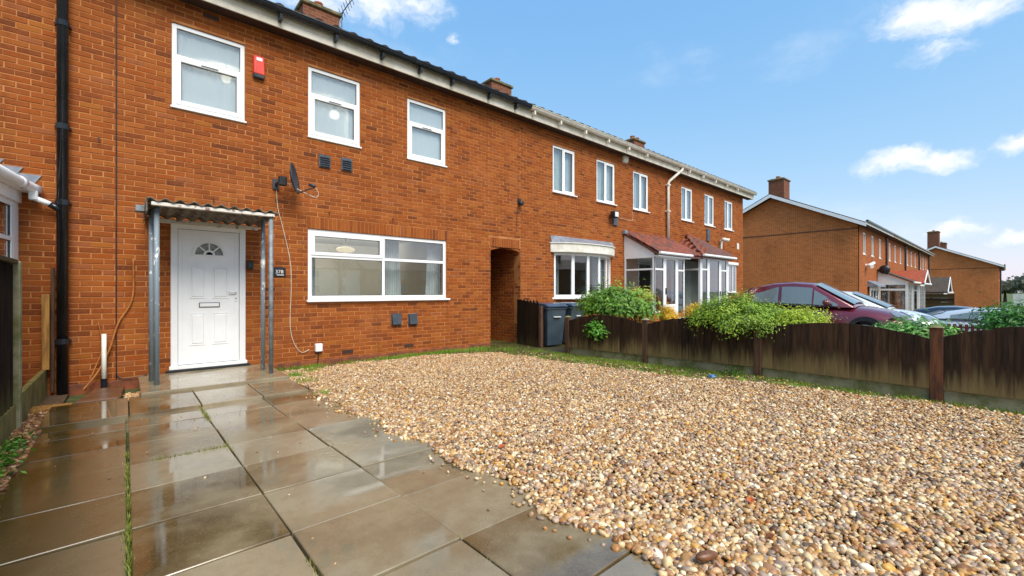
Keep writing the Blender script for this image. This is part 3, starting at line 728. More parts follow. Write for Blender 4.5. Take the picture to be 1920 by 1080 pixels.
# front door
def door():
    x0, x1 = DX; z0, z1 = DZ; y = .02
    fr = MB(); f = .085
    fr.box(x0, x0 + f, y - .02, y + .08, z0, z1).box(x1 - f, x1, y - .02, y + .08, z0, z1).box(x0 + f, x1 - f, y - .02, y + .08, z1 - .11, z1)
    fr.box(x0 - .02, x1 + .02, y - .055, y + .08, z0, z0 + .055)
    lx0, lx1, lz0, lz1 = x0 + f + .004, x1 - f - .004, z0 + .06, z1 - .114
    d = MB()
    cx = (lx0 + lx1) / 2 - .005; fz = FZ(393, 478); r = .205
    # leaf with a half-round opening for the fanlight
    pts = [(cx + r * math.cos(a), fz + r * math.sin(a)) for a in np.linspace(math.pi, 0, 13)]
    d.box(lx0, lx1, y, y + .05, lz0, fz)
    d.box(lx0, cx - r, y, y + .05, fz, lz1).box(cx + r, lx1, y, y + .05, fz, lz1)
    for (xa, za), (xb, zb) in zip(pts[:-1], pts[1:]):
        d.prism([(xa, za), (xb, zb), (xb, lz1), (xa, lz1)], 'y', y, y + .05)
    leaf = d.build('door', 'upvc', main, origin=((lx0 + lx1) / 2, y, lz0))
    fr.build('door_frame', 'upvc', leaf, .006)
    # rectangular bead round the leaf
    g = MB(); i = .05; q = .012
    def ring(g, a, b, c, e, w, h):
        g.box(a, a + w, y - h, y, c, e).box(b - w, b, y - h, y, c, e).box(a + w, b - w, y - h, y, c, c + w).box(a + w, b - w, y - h, y, e - w, e)
    ring(g, lx0 + i, lx1 - i, lz0 + .035, lz1 - .03, .01, .005); g.build('bead', 'upvc', leaf, .002)
    sh = MB(); ring(sh, lx0 - .006, lx1 + .006, lz0 - .004, lz1 + .004, .007, .002); sh.build('door_gap', 'vent_grey', leaf)
    zz = lambda cy_: FZ(393, 340 + cy_ / 2.843)
    xx = lambda cx_: FX(250 + cx_ / 2.843)
    for (ca, cb) in ((303, 384), (424, 505)):
        for (ct, cb2) in ((456, 622), (702, 868)):
            p = MB(); xa, xb, za, zb = xx(ca), xx(cb), zz(cb2), zz(ct)
            p.hexa([(xa + .03, y - .014, za + .03), (xb - .03, y - .014, za + .03), (xb - .03, y - .014, zb - .03), (xa + .03, y - .014, zb - .03)][::-1],
                   [(xa + .012, y + .001, za + .012), (xb - .012, y + .001, za + .012), (xb - .012, y + .001, zb - .012), (xa + .012, y + .001, zb - .012)][::-1])
            ring(p, xa - .004, xb + .004, za - .004, zb + .004, .012, .009)
            p.build('door_panel', 'upvc', leaf)
    arc = lambda rr, a: (cx + rr * math.cos(a), fz + rr * math.sin(a))
    fb = MB()
    A = np.linspace(math.pi, 0, 13)
    for a, b in zip(A[:-1], A[1:]): fb.prism([arc(r + .02, a), arc(r + .02, b), arc(r - .022, b), arc(r - .022, a)], 'y', y - .012, y + .02)
    for a, b in zip(A[:-1], A[1:]): fb.prism([arc(.075, a), arc(.075, b), arc(.045, b), arc(.045, a)], 'y', y - .012, y + .02)
    fb.box(cx - r - .03, cx + r + .03, y - .012, y - .001, fz - .022, fz)
    for a in (math.pi * .25, math.pi * .5, math.pi * .75):
        ca, sa = math.cos(a), math.sin(a); px_, pz_ = -sa * .009, ca * .009
        fb.prism([(cx + ca * .07 + px_, fz + sa * .07 + pz_), (cx + ca * .19 + px_, fz + sa * .19 + pz_), (cx + ca * .19 - px_, fz + sa * .19 - pz_), (cx + ca * .07 - px_, fz + sa * .07 - pz_)], 'y', y - .012, y + .02)
    fb.build('fanlight_frame', 'upvc', leaf)
    for k in range(4):
        s = np.linspace(math.pi * k / 4, math.pi * (k + 1) / 4, 5)
        MB().prism([arc(.19, a) for a in s] + [arc(.045, a) for a in s[::-1]], 'y', y + .022, y + .03).build('fanlight_pane', 'frost', leaf)
    xa, xb, zt, zb = xx(351), xx(461), zz(646), zz(671)
    l = MB(); ring(l, xa, xb, zb, zt, .008, .012); l.build('letterbox_surround', 'dark_plastic', leaf)
    MB().box(xa + .009, xb - .009, y - .016, y, zb + .009, zt - .009).build('letterbox_flap', 'upvc', leaf, .004)
    hx = xx(548); hz = zz(590)
    h = MB().box(hx - .016, hx + .016, y - .012, y, zz(642), zz(582)); h.build('handle_plate', 'upvc', leaf, .006)
    MB().tube([(hx, y - .01, hz), (hx, y - .05, hz), (hx - .11, y - .05, hz)], .011, 8).build('handle', 'upvc', leaf, smooth=True)
    MB().lathe([(.009, -.016), (.009, 0)], (hx, y, zz(625)), 10, 'y').build('keyhole', 'dark_plastic', leaf)
    bx('door_sill', 'dark_plastic', leaf, x0 - .06, x1 + .06, -.05, .06, z0 - .04, z0 - .002, .008)
door()
# hall behind the fanlight
room(main, DX[0] - .15, DX[1] + .3, .02, 2.6, y1=3)

# passage lining
pm = MB().box(XP0 - .12, XP0, .25, 7.6, ZB, PZ + .1).box(XP0 - .12, XP1 + .12, .25, 7.6, PZ + .03, PZ + .2)
pm.build('passage_lining', 'brick_far', main)
bx('passage_gate', 'fence_left', main, XP0, XP1, 7.5, 7.56, ZB, PZ + .03)
ar = MB(); w = XP1 - XP0
A = np.linspace(0, 1, 9)
for a, b in zip(A[:-1], A[1:]):
    ha, hb = PZ - .10 + .095 * (1 - (2 * a - 1) ** 2), PZ - .10 + .095 * (1 - (2 * b - 1) ** 2)
    ar.prism([(XP0 + a * w, ha), (XP0 + b * w, hb), (XP0 + b * w, PZ + .02), (XP0 + a * w, PZ + .02)], 'y', .03, .25)
ar.build('passage_arch', 'brick_far', main)

# downpipe, vents
dpx = FX(117.5, -.08)
dp = MB().tube([(dpx, -.09, gz(0, 0) - .02), (dpx, -.09, 5.5), (dpx, -.33, 5.78)], .057, 14).build('downpipe', 'black_pipe', main, smooth=True)
for z in (.55, 2.35, FZ(117, 241), FZ(117, 50), 5.2):
    MB().tube([(dpx, -.09, z - .035), (dpx, -.09, z + .035)], .066, 14).build('pipe_clip', 'black_pipe', dp)
    bx('pipe_bracket', 'black_pipe', dp, dpx - .078, dpx + .078, -.06, .002, z - .015, z + .015, .004)
for (u0, u1, v0, v1, nb) in ((597.5, 619.5, 291, 315, 5), (639.5, 660, 297, 321, 5), (733, 752, 588, 610, 0), (765, 782, 588, 609, 0)):
    a, b = FX(u0), FX(u1); zt, zb = FZ((u0 + u1) / 2, v0), FZ((u0 + u1) / 2, v1)
    v = MB().box(a, b, -.02, .006, zb, zt).build('vent', 'vent_grey', main, .006)
    if nb:
        for k in range(nb):
            z = zb + .02 + (zt - zb - .04) * k / nb
            MB().hexa([(a + .02, -.045, z), (b - .02, -.045, z), (b - .02, -.021, z), (a + .02, -.021, z)], [(a + .02, -.024, z + .024), (b - .02, -.024, z + .024), (b - .02, -.0205, z + .024), (a + .02, -.0205, z + .024)]).build('louvre', 'dish', v)
    else:
        MB().hexa([(a + .015, -.075, zb + .02), (b - .015, -.075, zb + .02), (b - .015, -.021, zb + .02), (a + .015, -.021, zb + .02)], [(a + .015, -.03, zt - .015), (b - .015, -.03, zt - .015), (b - .015, -.021, zt - .015), (a + .015, -.021, zt - .015)]).build('cowl', 'dish', v, .004)
c1 = chimney(main, FX(597, RIDY), 9.0, pots=1)
# odd holes, dark patches of the wall: small air bricks low down
for (u, v) in ((652, 659), (767, 648), (396, 32)):
    x, z = FX(u), FZ(u, v)
    ab = bx('air_brick', 'soffit', main, x - .105, x + .105, -.004, .01, z - .033, z + .033, .003)

# ---------------- left neighbour
left = thing('brick_house', (XL / 2, 4, ZB), 'brick neighbouring house with white side porch window beside the black downpipe', 'house')
shell(left, XL, XA, [], 300)
eaves(left, XL, XA, 'black_pipe', brackets=[-4.5, -3.5, -2.5, -1.5])
chimney(left, -4.3, 9.0)

# ---------------- next house and end house
NW = [rect(1036.8, 1078.7, 0, 0), rect(1119, 1153.5, 0, 0), rect(1187.5, 1216, 0, 0), rect(1278, 1298.5, 0, 0), rect(1321.2, 1339, 0, 0), rect(1358.7, 1374, 0, 0)]
NZ = (CAMZ + .3302 * 8.2, CAMZ + .4892 * 8.2)
nxt = thing('brick_house', ((XB + XC) / 2, 4, ZB), 'orange brick terraced house with white bow window and cream downpipe', 'house')
end = thing('brick_house', ((XC + XD) / 2, 4, ZB), 'end of terrace orange brick house behind the hipped glazed porch', 'house')
BX = (8.78, 11.35); BZ = (1.03, 2.26)
P1X = (FX(1170), 14.0); P2X = (15.05, 17.35)
opn = [NW[i] + NZ for i in range(3)] + [(BX[0] + .08, BX[1] - .08, BZ[0], BZ[1]), (12.45, 13.6, .9, 2.15)]
shell(nxt, XB, XC, opn, 0)
ope = [NW[i] + NZ for i in range(3, 6)] + [(15.5, 16.8, .9, 2.1), (FX(1364), FX(1379), FZ(1370, 548), FZ(1370, 497))]
shell(end, XC, XD, ope, 0, xend=True)
eaves(nxt, XB, XC, 'upvc_old', brackets=[FX(u, -.34) for u in (1001, 1050, 1097, 1140, 1178, 1212)])
eaves(end, XC, XD, 'upvc_old', over=.55, brackets=[15.8, 16.9, 18, 19.1, 20.2])
T2 = MB(lambda q: q)
Tpas = lambda q: (XP1 + q[1], q[0], q[2])
lp = [b for b in lay(.01, 3.2, ZB, PZ + .1, [])]
pw = bx('passage_wall', 'mortar', nxt, XP1 + .007, XP1 + .1, .251, 7.5, ZB, PZ + .03)
put_bricks(pw, lp, 0, T=lambda q: (XP1 + q[1], q[0], q[2]))
bx('passage_lining', 'brick_far', nxt, XP1 + .0008, XP1 + .12, 3.21, 7.5, ZB, PZ + .03)
for i, w in enumerate(NW):
    h = nxt if i < 3 else end
    f = glazing('window', h, (w[0] + .004, .03), (w[1] - .004, .03), NZ[0] + .02, NZ[1] - .005, ((w[1] - w[0]) * (.47 if i < 3 else .42),), (), fw=.06, sash=((1, 0),), sw=.035)
    bx('sill', 'upvc', f, w[0] - .04, w[1] + .05, -.05, .09, NZ[0] - .012, NZ[0] + .019, .005)
    wavy(f, 'net_curtain', w[0] + .01, w[1] - .01, .16, NZ[0] + .02, NZ[1], 'net', .012, 44, 9)
room(nxt, NW[0][0] - .6, NW[1][1] + .5, 3.0, 5.42, y1=3); room(nxt, NW[2][0] - .5, NW[2][1] + .5, 3.0, 5.42, y1=3); room(end, NW[3][0] - .5, NW[5][1] + .8, 3.0, 5.42, y1=3)
# bow window
nb = 5; ang = np.linspace(-1, 1, nb + 1); bd = .38
bp = [((BX[0] + BX[1]) / 2 + a * (BX[1] - BX[0]) / 2, -bd * (1 - a * a) - .01) for a in ang]
bow = MB().prism([(p[0], p[1] - .06 if 0 < k < nb else .005) for k, p in enumerate([(BX[0] - .06, 0)] + bp[1:-1] + [(BX[1] + .06, 0)])], 'z', BZ[0] - .05, BZ[0]).build('bow_window', 'upvc', nxt, .006)
for k in range(nb): 
    Ln, T = frame_T(bp[k], bp[k + 1]); mbb = MB(T); fw = .05; z0, z1 = BZ
    mbb.box(0, fw, 0, .07, z0, z1).box(Ln - fw, Ln, 0, .07, z0, z1).box(fw, Ln - fw, 0, .07, z0, z0 + .07).box(fw, Ln - fw, 0, .07, z1 - .07, z1)
    mbb.build('casement', 'upvc', bow, .004)
    MB(T).box(fw, Ln - fw, .03, .036, z0 + .07, z1 - .07).build('pane', 'glass_dim', bow)
cv = lambda e, z0, z1: MB().prism([((BX[0] + BX[1]) / 2 + a * ((BX[1] - BX[0]) / 2 + e), -(bd + e) * (1 - a ** 4 * .55 - .45 * a * a) - .02) for a in np.linspace(-1, 1, 17)] + [(BX[1] + e, .004), (BX[0] - e, .004)], 'z', z0, z1)
cv(.14, BZ[1], BZ[1] + .24).build('bow_fascia', 'upvc_old', bow, .008)
cv(.17, BZ[1] + .24, BZ[1] + .265).build('bow_gutter_lip', 'upvc_old', bow)
# sloped lead top
vs = []; n = 17
for a in np.linspace(-1, 1, n): vs.append(((BX[0] + BX[1]) / 2 + a * ((BX[1] - BX[0]) / 2 + .12), -(bd + .12) * (1 - a ** 4 * .55 - .45 * a * a) - .03, BZ[1] + .266))
for a in np.linspace(-1, 1, n): vs.append(((BX[0] + BX[1]) / 2 + a * ((BX[1] - BX[0]) / 2 + .12), .003, BZ[1] + .47))
MB().add(vs, [(k, k + 1, n + k + 1, n + k) for k in range(n - 1)] + [(0, n, n)[:2] + (n,)] * 0).build('lead_roof', 'lead', bow)
room(nxt, BX[0] - .1, BX[1] + .1, .1, 2.5, y1=3.6, back='room_warm'); room(nxt, 12.2, 14.2, .0, 2.5, y1=2.5); room(end, 15.2, 17.2, .0, 2.4, y1=2.5)
wavy(bow, 'curtain', BX[0] + .1, BX[0] + .5, .3, .95, 2.3); wavy(bow, 'curtain', BX[1] - .5, BX[1] - .1, .3, .95, 2.3)
# ground floor window of the end house, beyond its porch
gw = (FX(1364), FX(1379)); gzz = (FZ(1370, 548), FZ(1370, 497))
glazing('window', end, (gw[0] + .004, -.03), (gw[1] - .004, -.03), gzz[0], gzz[1], ((gw[1] - gw[0]) / 2,), (), sill=True)
room(end, gw[0] - .4, gw[1] + .3, .1, 2.5, y1=2.5)
bx('window_head', 'upvc', end, gw[0] - .1, gw[1] + .1, -.1, .004, gzz[1] + .002, gzz[1] + .12, .01)
# cream downpipe with swan neck
dx = FX(1253, -.08)
d2 = MB().tube([(dx + .55, -.34, 5.74), (dx + .5, -.34, 5.62), (dx + .05, -.1, 5.2), (dx, -.08, 5.1), (dx, -.08, 3.02)], .05, 12).build('downpipe', 'upvc_old', nxt, smooth=True)
for z in (5.05, 4.1): bx('pipe_clip', 'upvc_old', d2, dx - .08, dx + .08, -.14, .002, z - .025, z + .025, .004)
chimney(nxt, FX(932, RIDY), 8.97, pots=1); chimney(end, FX(1190, RIDY), 8.93, pots=2)

# ------------------------------------------------------------------ glazed porches
def porch_side(root, x, yf, z0, zs_, zw, m='upvc'):
    """side wall of glazing with a white triangular gable above"""
    glazing('side_window', root, (x, -.01), (x, yf), z0, zs_, (), (zs_ - .42,), fw=.065, glass='glass_dim')
    return MB().prism([(-.004, zs_ + .001), (yf, zs_ + .001), (yf, zs_ + .06), (-.004, zw)], 'x', x, x + .05).build('side_panel', m, root)
yf = -1.08; z0 = .02
p1 = thing('glazed_porch', ((P1X[0] + P1X[1]) / 2, -.55, z0 - .2), 'white glazed porch with sloping red tiled roof and white side panel', 'porch')
bx('dwarf_wall', 'brick_far', p1, P1X[0] + .01, P1X[1] - .01, yf + .02, -.005, z0 - .45, z0 + .49)
glz = z0 + .5
PE = 2.36
porch_side(p1, P1X[0], yf, glz, PE - .06, 3.04)
L1 = P1X[1] - P1X[0]
glazing('front_window', p1, (P1X[0] + .001, yf), (P1X[0] + .62, yf), glz, PE - .06, (), (PE - .48,), fw=.07, glass='glass_dim')
glazing('front_window', p1, (P1X[1] - .5, yf), (P1X[1], yf), glz - .25, PE - .06, (), (PE - .48,), fw=.07, glass='glass_dim')
dr = glazing('porch_door', p1, (P1X[0] + .621, yf), (P1X[1] - .501, yf), z0 - .2, PE - .06, (), (z0 + .72,), fw=.1, glass='glass_dim', skip=((0, 0),))
bx('door_panel', 'upvc', dr, P1X[0] + .72, P1X[1] - .6, yf + .02, yf + .04, z0 - .1, z0 + .68)
bx('handle', 'dark_plastic', dr, P1X[0] + .65, P1X[0] + .68, yf - .04, yf, 1.1, 1.3, .004)
bx('inner_wall', 'render_white', p1, P1X[0] + .06, P1X[1] - .02, -.03, -.004, z0 + .5, PE); bx('inner_door', 'tile_dark', p1, P1X[0] + .75, P1X[0] + 1.5, -.045, -.031, z0 + .5, 2.1)
rf = MB().prism([(yf - .16, PE - .06), (-.005, 3.02), (-.005, 3.09), (yf - .16, PE + .01)], 'x', P1X[0] - .06, XC + .0).build('roof', 'tile_brown', p1)
TR = tile_mesh(.265, .36, 'tile_red', .03); TBn = tile_mesh(.265, .36, 'tile_brown', .03)
es = Vector((0, -yf + .155, 3.08 - PE)).normalized(); Lr = math.hypot(-yf + .155, 3.08 - PE)
nx_ = 11
for r in range(4):
    for k in range(nx_):
        o = Vector((P1X[0] - .06 + k * .265, yf - .17, PE + .01)) + es * (r * .30) + es.cross(Vector((1, 0, 0))) * (-.0)
        n_ = Vector((1, 0, 0)).cross(es); put_tile(TR if random.random() < .65 else TBn, rf, o + n_ * (.012 + .006), (1, 0, 0), (es + n_ * .07))
bx('verge', 'lead', rf, P1X[0] - .1, P1X[0] + .04, -.12, .0, 3.04, 3.16, .01)
MB().prism([(yf - .17, PE - .04), (yf - .26, PE - .02), (yf - .26, PE + .045), (yf - .17, PE + .045)], 'x', P1X[0] - .04, P1X[1] + .1).build('gutter', 'upvc', p1, .01)
MB().prism([(yf - .16, PE - .10), (yf + .05, PE - .10), (yf + .05, PE - .062), (yf - .16, PE - .062)], 'x', P1X[0] - .02, P1X[1] + .1).build('fascia', 'upvc', p1)
bx('flashing', 'ridge', rf, P1X[0] - .05, XC, -.05, -.003, 3.06, 3.16, .01)

p2 = thing('glazed_porch', ((P2X[0] + P2X[1]) / 2, -.6, z0 - .3), 'white glazed porch with hipped brown tiled roof', 'porch')
zb2 = z0 - .18; PE2 = 2.42; yf2 = -1.12
bx('dwarf_wall', 'brick_far', p2, P2X[0] + .01, P2X[1] - .01, yf2 + .02, -.005, zb2 - .45, zb2 + .3)
glazing('side_window', p2, (P2X[0], -.01), (P2X[0], yf2), zb2 + .3, PE2, (), (PE2 - .45,), fw=.08, glass='glass_dim')
glazing('side_window', p2, (P2X[1], yf2), (P2X[1], -.01), zb2 + .3, PE2, (), (PE2 - .45,), fw=.08, glass='glass_dim')
glazing('front_window', p2, (P2X[0] + .08, yf2), (P2X[0] + .62, yf2), zb2 + .3, PE2, (), (PE2 - .45,), fw=.075, glass='glass_dim')
glazing('front_window', p2, (P2X[1] - .68, yf2), (P2X[1] - .08, yf2), zb2 + .3, PE2, (), (PE2 - .45,), fw=.075, glass='glass_dim')
dr = glazing('porch_door', p2, (P2X[0] + .621, yf2), (P2X[1] - .681, yf2), zb2 - .1, PE2, (), (zb2 + .5,), fw=.11, glass='glass_dim', skip=((0, 0),))
bx('door_panel', 'upvc', dr, P2X[0] + .72, P2X[1] - .78, yf2 + .02, yf2 + .04, zb2 - .02, zb2 + .46)
bx('handle', 'dark_plastic', dr, P2X[1] - .76, P2X[1] - .73, yf2 - .04, yf2, 1.0, 1.2, .004)
bx('inner_wall', 'render_white', p2, P2X[0] + .09, P2X[1] - .09, -.03, -.004, zb2 + .3, PE2 - .01); bx('inner_screen', 'render_white', p2, P2X[1] - .09, P2X[1] - .07, yf2 + .1, -.04, zb2 + .31, PE2 - .02)
xm = (P2X[0] + P2X[1]) / 2 + .12; zt = 3.36
ov = .16
A_ = (P2X[0] - ov, yf2 - ov, PE2 + .04); B_ = (P2X[1] + ov, yf2 - ov, PE2 + .04); C_ = (P2X[0] - ov, -.004, PE2 + .04); D_ = (P2X[1] + ov, -.004, PE2 + .04)
t0, t1 = (xm - .02, -.004, zt), (xm + .02, -.004, zt)
E_ = lambda p: (p[0], p[1], p[2] - .08)
r2 = MB().add([A_, B_, t1, t0, C_, D_, E_(A_), E_(B_), E_(C_), E_(D_)], [(0, 1, 2, 3), (4, 0, 3), (1, 5, 2), (6, 7, 1, 0), (8, 6, 0, 4), (7, 9, 5, 1), (7, 6, 8, 9)]).build('roof', 'tile_brown', p2)
def tile_tri(roof, a, b, top, me, rows, w=.265, l=.36):
    a, b, top = Vector(a), Vector(b), Vector(top); ex = (b - a).normalized(); h = top - a; foot = a + ex * h.dot(ex)
    es_ = (top - foot); H_ = es_.length; es_.normalize(); n_ = ex.cross(es_)
    for r in range(rows):
        s = r * .29
        xl = (h.dot(ex)) * s / H_; xr_ = (b - a).length - ((b - a).length - h.dot(ex)) * s / H_
        k = math.ceil((xl - .06) / w)
        while k * w + w < xr_ + .08:
            put_tile(me, roof, a + ex * (k * w) + es_ * s + n_ * .02, ex, es_ + n_ * .07); k += 1
tile_tri(r2, A_, B_, t0, TBn, 4); tile_tri(r2, C_, A_, t0, TR, 4)
MB().tube([A_, t0], .085, 10).build('hip_ridge', 'ridge', r2, smooth=True); MB().tube([B_, t1], .085, 10).build('hip_ridge', 'ridge', r2, smooth=True)
bx('fascia', 'upvc', p2, P2X[0] - .1, P2X[1] + .1, yf2 - .15, yf2 + .05, PE2 + .001, PE2 + .035)
MB().prism([(yf2 - .17, PE2 - .02), (yf2 - .26, PE2), (yf2 - .26, PE2 + .065), (yf2 - .17, PE2 + .065)], 'x', P2X[0] - .2, P2X[1] + .2).build('gutter', 'upvc', p2, .01)

# ------------------------------------------------------------------ neighbour's porch at the far left
np_ = thing('side_porch', (-2.0, -1.2, -.2), 'white porch with side window and stepped lead flashing, left of the downpipe', 'porch')
PX = lambda y, o=0: -1.0 + .13 * y + o
def splay(name, m, o0, o1, z0_, z1_, ya=-2.6, yb=-.004, bev=0):
    return MB().prism([(PX(ya, o0), ya), (PX(ya, o1), ya), (PX(yb, o1), yb), (PX(yb, o0), yb)], 'z', z0_, z1_).build(name, m, np_, bev)
splay('side_wall', 'brick_far', -.12, -.02, -.25, 1.12)
glazing('side_window', np_, (PX(-2.6), -2.6), (PX(-.16), -.16), 1.13, 2.30, (.8, 1.6), (1.84,), fw=.065)
splay('corner_post', 'upvc', -.07, 0, 1.13, 2.30, -.155)
bx('front_panel', 'upvc', np_, -3.4, PX(-2.6) - .08, -2.6, -2.54, -.2, 2.30)
bx('interior_wall', 'room_warm', np_, -3.4, -3.34, -2.53, -.01, -.2, 2.30)
splay('frieze', 'upvc', -.12, .03, 2.301, 2.44, -2.62, -.004, .006)
splay('soffit', 'upvc', -.12, .10, 2.4405, 2.455, -2.7, -.004)
MB().add([(-3.4, -2.75, 3.6), (PX(-2.75, .07), -2.75, 2.5), (PX(0, .07), -.004, 2.5), (-3.4, -.004, 3.6), (-3.4, -2.75, 3.52), (PX(-2.75, .07), -2.75, 2.456), (PX(0, .07), -.004, 2.456), (-3.4, -.004, 3.52)], [(0, 1, 2, 3), (7, 6, 5, 4), (0, 4, 5, 1), (1, 5, 6, 2), (2, 6, 7, 3), (3, 7, 4, 0)]).build('roof', 'tile_dark', np_)
ng = MB().tube([(PX(-2.7, .12), -2.7, 2.50), (PX(-.30, .12), -.30, 2.50), (PX(-.16, .14), -.16, 2.495), (PX(-.04, .17), -.04, 2.49)], .06, 12).build('gutter', 'upvc', np_, smooth=True)
MB().tube([(PX(-.50, .12), -.50, 2.50), (PX(-.38, .12), -.38, 2.50)], .068, 12).build('gutter_joint', 'upvc', ng, smooth=True)
bx('outlet', 'upvc', np_, -.90, -.82, -.17, -.09, 2.34, 2.46, .01)
MB().tube([(-.87, -.13, 2.375), (-.69, -.105, 2.30)], .034, 10).build('outlet_pipe', 'upvc', np_, smooth=True)
MB().tube([(-.72, -.108, 2.312), (dpx + .0, -.09, 2.24)], .04, 10).build('pipe_connector', 'black_pipe', np_, smooth=True)
for k in range(7):
    x = -.80 - .16 * k; z = 2.56 + k * .075
    MB().prism([(x, z + .12), (x - .09, z - .04), (x - .26, z + .04), (x - .26, z + .12)], 'y', -.012 - .003 * (k % 2), -.002).build('lead_step', 'lead', np_)

# ------------------------------------------------------------------ door canopy
cp = thing('door_canopy', (.95, -.8, 0), 'corrugated sheet canopy on four thin steel posts over the white door', 'canopy')
PXs = (.285, 1.605)
for x, y, zt, m in ((PXs[0] - .02, -.62, 2.30, 'galv_paint'), (PXs[0] + .02, -.95, 2.30, 'galv_paint'), (PXs[1] - .02, -.64, 2.30, 'galv_paint'), (PXs[1], -1.04, 2.30, 'galv')):
    MB().tube([(x, y, -.02), (x, y, zt)], .03, 14).build('post', m, cp, smooth=True)
    # flat post heads
def sheetz(y): return 2.365 + (-.02 - y) * -.0 + (-(y + .02)) * .02
vs = []; fs = []; nw = 10; npw = 12; X0, X1 = .20, 1.70; N_ = nw * npw
for j, y in enumerate((-1.12, -.02)):
    for layer in (0, 1):
        for k in range(N_ + 1):
            s = k / N_; vs.append((X0 + (X1 - X0) * s, y, (2.36 if j == 0 else 2.28) + .021 * math.sin(s * nw * 2 * math.pi) - (.009 if layer else 0) + (.0 if 0 < s < 1 else -.0)))
n1 = N_ + 1
for k in range(N_):
    fs += [(k, k + 1, 2 * n1 + k + 1, 2 * n1 + k), (n1 + k + 1, n1 + k, 3 * n1 + k, 3 * n1 + k + 1), (k + 1, k, n1 + k, n1 + k + 1), (2 * n1 + k, 2 * n1 + k + 1, 3 * n1 + k + 1, 3 * n1 + k)]
MB().add(vs, fs).build('corrugated_sheet', 'corrugated', cp, smooth=True)
MB().prism([(X0 - .005, 2.2), (X0 - .005, 2.36), (X0 + .008, 2.40), (X0 + .008, 2.2)], 'y', -1.12, -.03).build('end_flap', 'corrugated', cp)
bx('front_beam', 'flaky_white', cp, PXs[0] - .04, PXs[1] + .04, -1.10, -1.03, 2.285, 2.330, .005)
bx('wall_batten', 'flaky_white', cp, X0 + .06, X1 - .06, -.05, -.002, 2.20, 2.262, .004)
bx('side_bracket', 'galv', cp, X0 - .10, X0 - .006, -.75, -.55, 2.24, 2.32, .006)

# ------------------------------------------------------------------ small fittings on the walls
def text_mesh(txt, size, parent, x, y, z, m):
    cu = bpy.data.curves.new('digits', 'FONT'); cu.body = txt; cu.size = size; cu.align_x = 'CENTER'; cu.extrude = .002
    tmp = bpy.data.objects.new('digits', cu); col.objects.link(tmp)
    dg = bpy.context.evaluated_depsgraph_get(); me = bpy.data.meshes.new_from_object(tmp.evaluated_get(dg)); bpy.data.objects.remove(tmp)
    me.materials.clear(); me.materials.append(M[m]); ob = bpy.data.objects.new('digits', me); col.objects.link(ob)
    place(ob, (x, y, z), parent); ob.rotation_euler = (R(90), 0, 0); return ob
x0, x1 = FX(511), FX(535.5); z0_, z1_ = FZ(523, 519.5), FZ(523, 501)
npl = MB().box(x0, x1, -.014, .008, z0_, z1_).build('house_number_plate', 'dark_plastic', None, .008)
tag(npl, 'small black house number plate with white digits right of the door', 'sign')
text_mesh('378', .085, npl, (x0 + x1) / 2, -.0165, z0_ + .062, 'white_print')
bx('underline', 'white_print', npl, x0 + .06, x1 - .03, -.0165, -.0135, z0_ + .03, z0_ + .042)
x0, x1 = FX(462), FX(474); db = bx('doorbell_box', 'dark_plastic', None, x0, x1, -.04, .008, FZ(468, 505), FZ(468, 490), .008)
tag(db, 'small black square doorbell box beside the white door frame', 'doorbell')
bx('button', 'vent_grey', db, x0 + .03, x1 - .03, -.046, -.0405, FZ(468, 500), FZ(468, 496), .003)
x0, x1 = FX(472.5), FX(496); zt_, zb_ = FZ(484, 108), FZ(484, 148)
al = thing('alarm_box', ((x0 + x1) / 2, -.03, zb_), 'red burglar alarm box with grey base between two upstairs windows', 'alarm')
MB().box(x0 + .01, x1 - .01, -.02, .008, zb_, zt_).build('back_plate', 'vent_grey', al)
MB().hexa([(x0 + .015, -.085, zb_ + .05), (x1 - .015, -.085, zb_ + .05), (x1, -.0205, zb_ + .05), (x0, -.0205, zb_ + .05)], [(x0 + .02, -.075, zt_), (x1 - .02, -.075, zt_), (x1, -.0205, zt_), (x0, -.0205, zt_)]).build('red_cover', 'red_box', al, .012, seg=2)
MB().hexa([(x0 + .03, -.07, zb_), (x1 - .03, -.07, zb_), (x1 - .01, -.0205, zb_), (x0 + .01, -.0205, zb_)], [(x0 + .015, -.084, zb_ + .048), (x1 - .015, -.084, zb_ + .048), (x1, -.0205, zb_ + .048), (x0, -.0205, zb_ + .048)]).build('strobe', 'vent_grey', al, .004)
bx('print', 'white_print', al, x0 + .05, x1 - .05, -.084, -.0755, zt_ - .085, zt_ - .035)
# satellite dish
sx, sz = FX(517), FZ(517, 346)
sd = thing('satellite_dish', (sx, -.02, sz), 'dark grey satellite dish on a wall bracket above the door canopy', 'satellite dish')
bx('wall_bracket', 'dish', sd, sx - .05, sx + .05, -.03, .008, sz - .09, sz + .09, .006)
dc = Vector((sx + .17, -.30, sz + .07))
MB().tube([(sx, -.03, sz), (sx, -.2, sz), (sx + .06, -.27, sz + .02)], .022, 10).build('arm', 'dark_plastic', sd, smooth=True)
bx('clamp', 'dark_plastic', sd, sx - .02, sx + .1, -.31, -.22, sz - .06, sz + .09, .01)
ax = Vector((.86, -.46, .16)).normalized(); ex = ax.cross(Vector((0, 0, 1))).normalized(); ey = ex.cross(ax)
vs = []; fs = []; nr, na = 6, 28
for i in range(nr + 1):
    r = i / nr
    for k in range(na):
        a = 2 * math.pi * k / na; p = dc + ex * (r * .22 * math.cos(a)) + ey * (r * .26 * math.sin(a)) + ax * (.06 * r * r)
        vs.append(p)
for i in range(nr):
    for k in range(na): fs.append((i * na + k, i * na + (k + 1) % na, (i + 1) * na + (k + 1) % na, (i + 1) * na + k))
dd = MB().add(vs, fs).build('reflector', 'dish', sd, smooth=True); so2 = dd.modifiers.new('thick', 'SOLIDIFY'); so2.thickness = .012
lnb = dc + ax * .34 - ey * .18
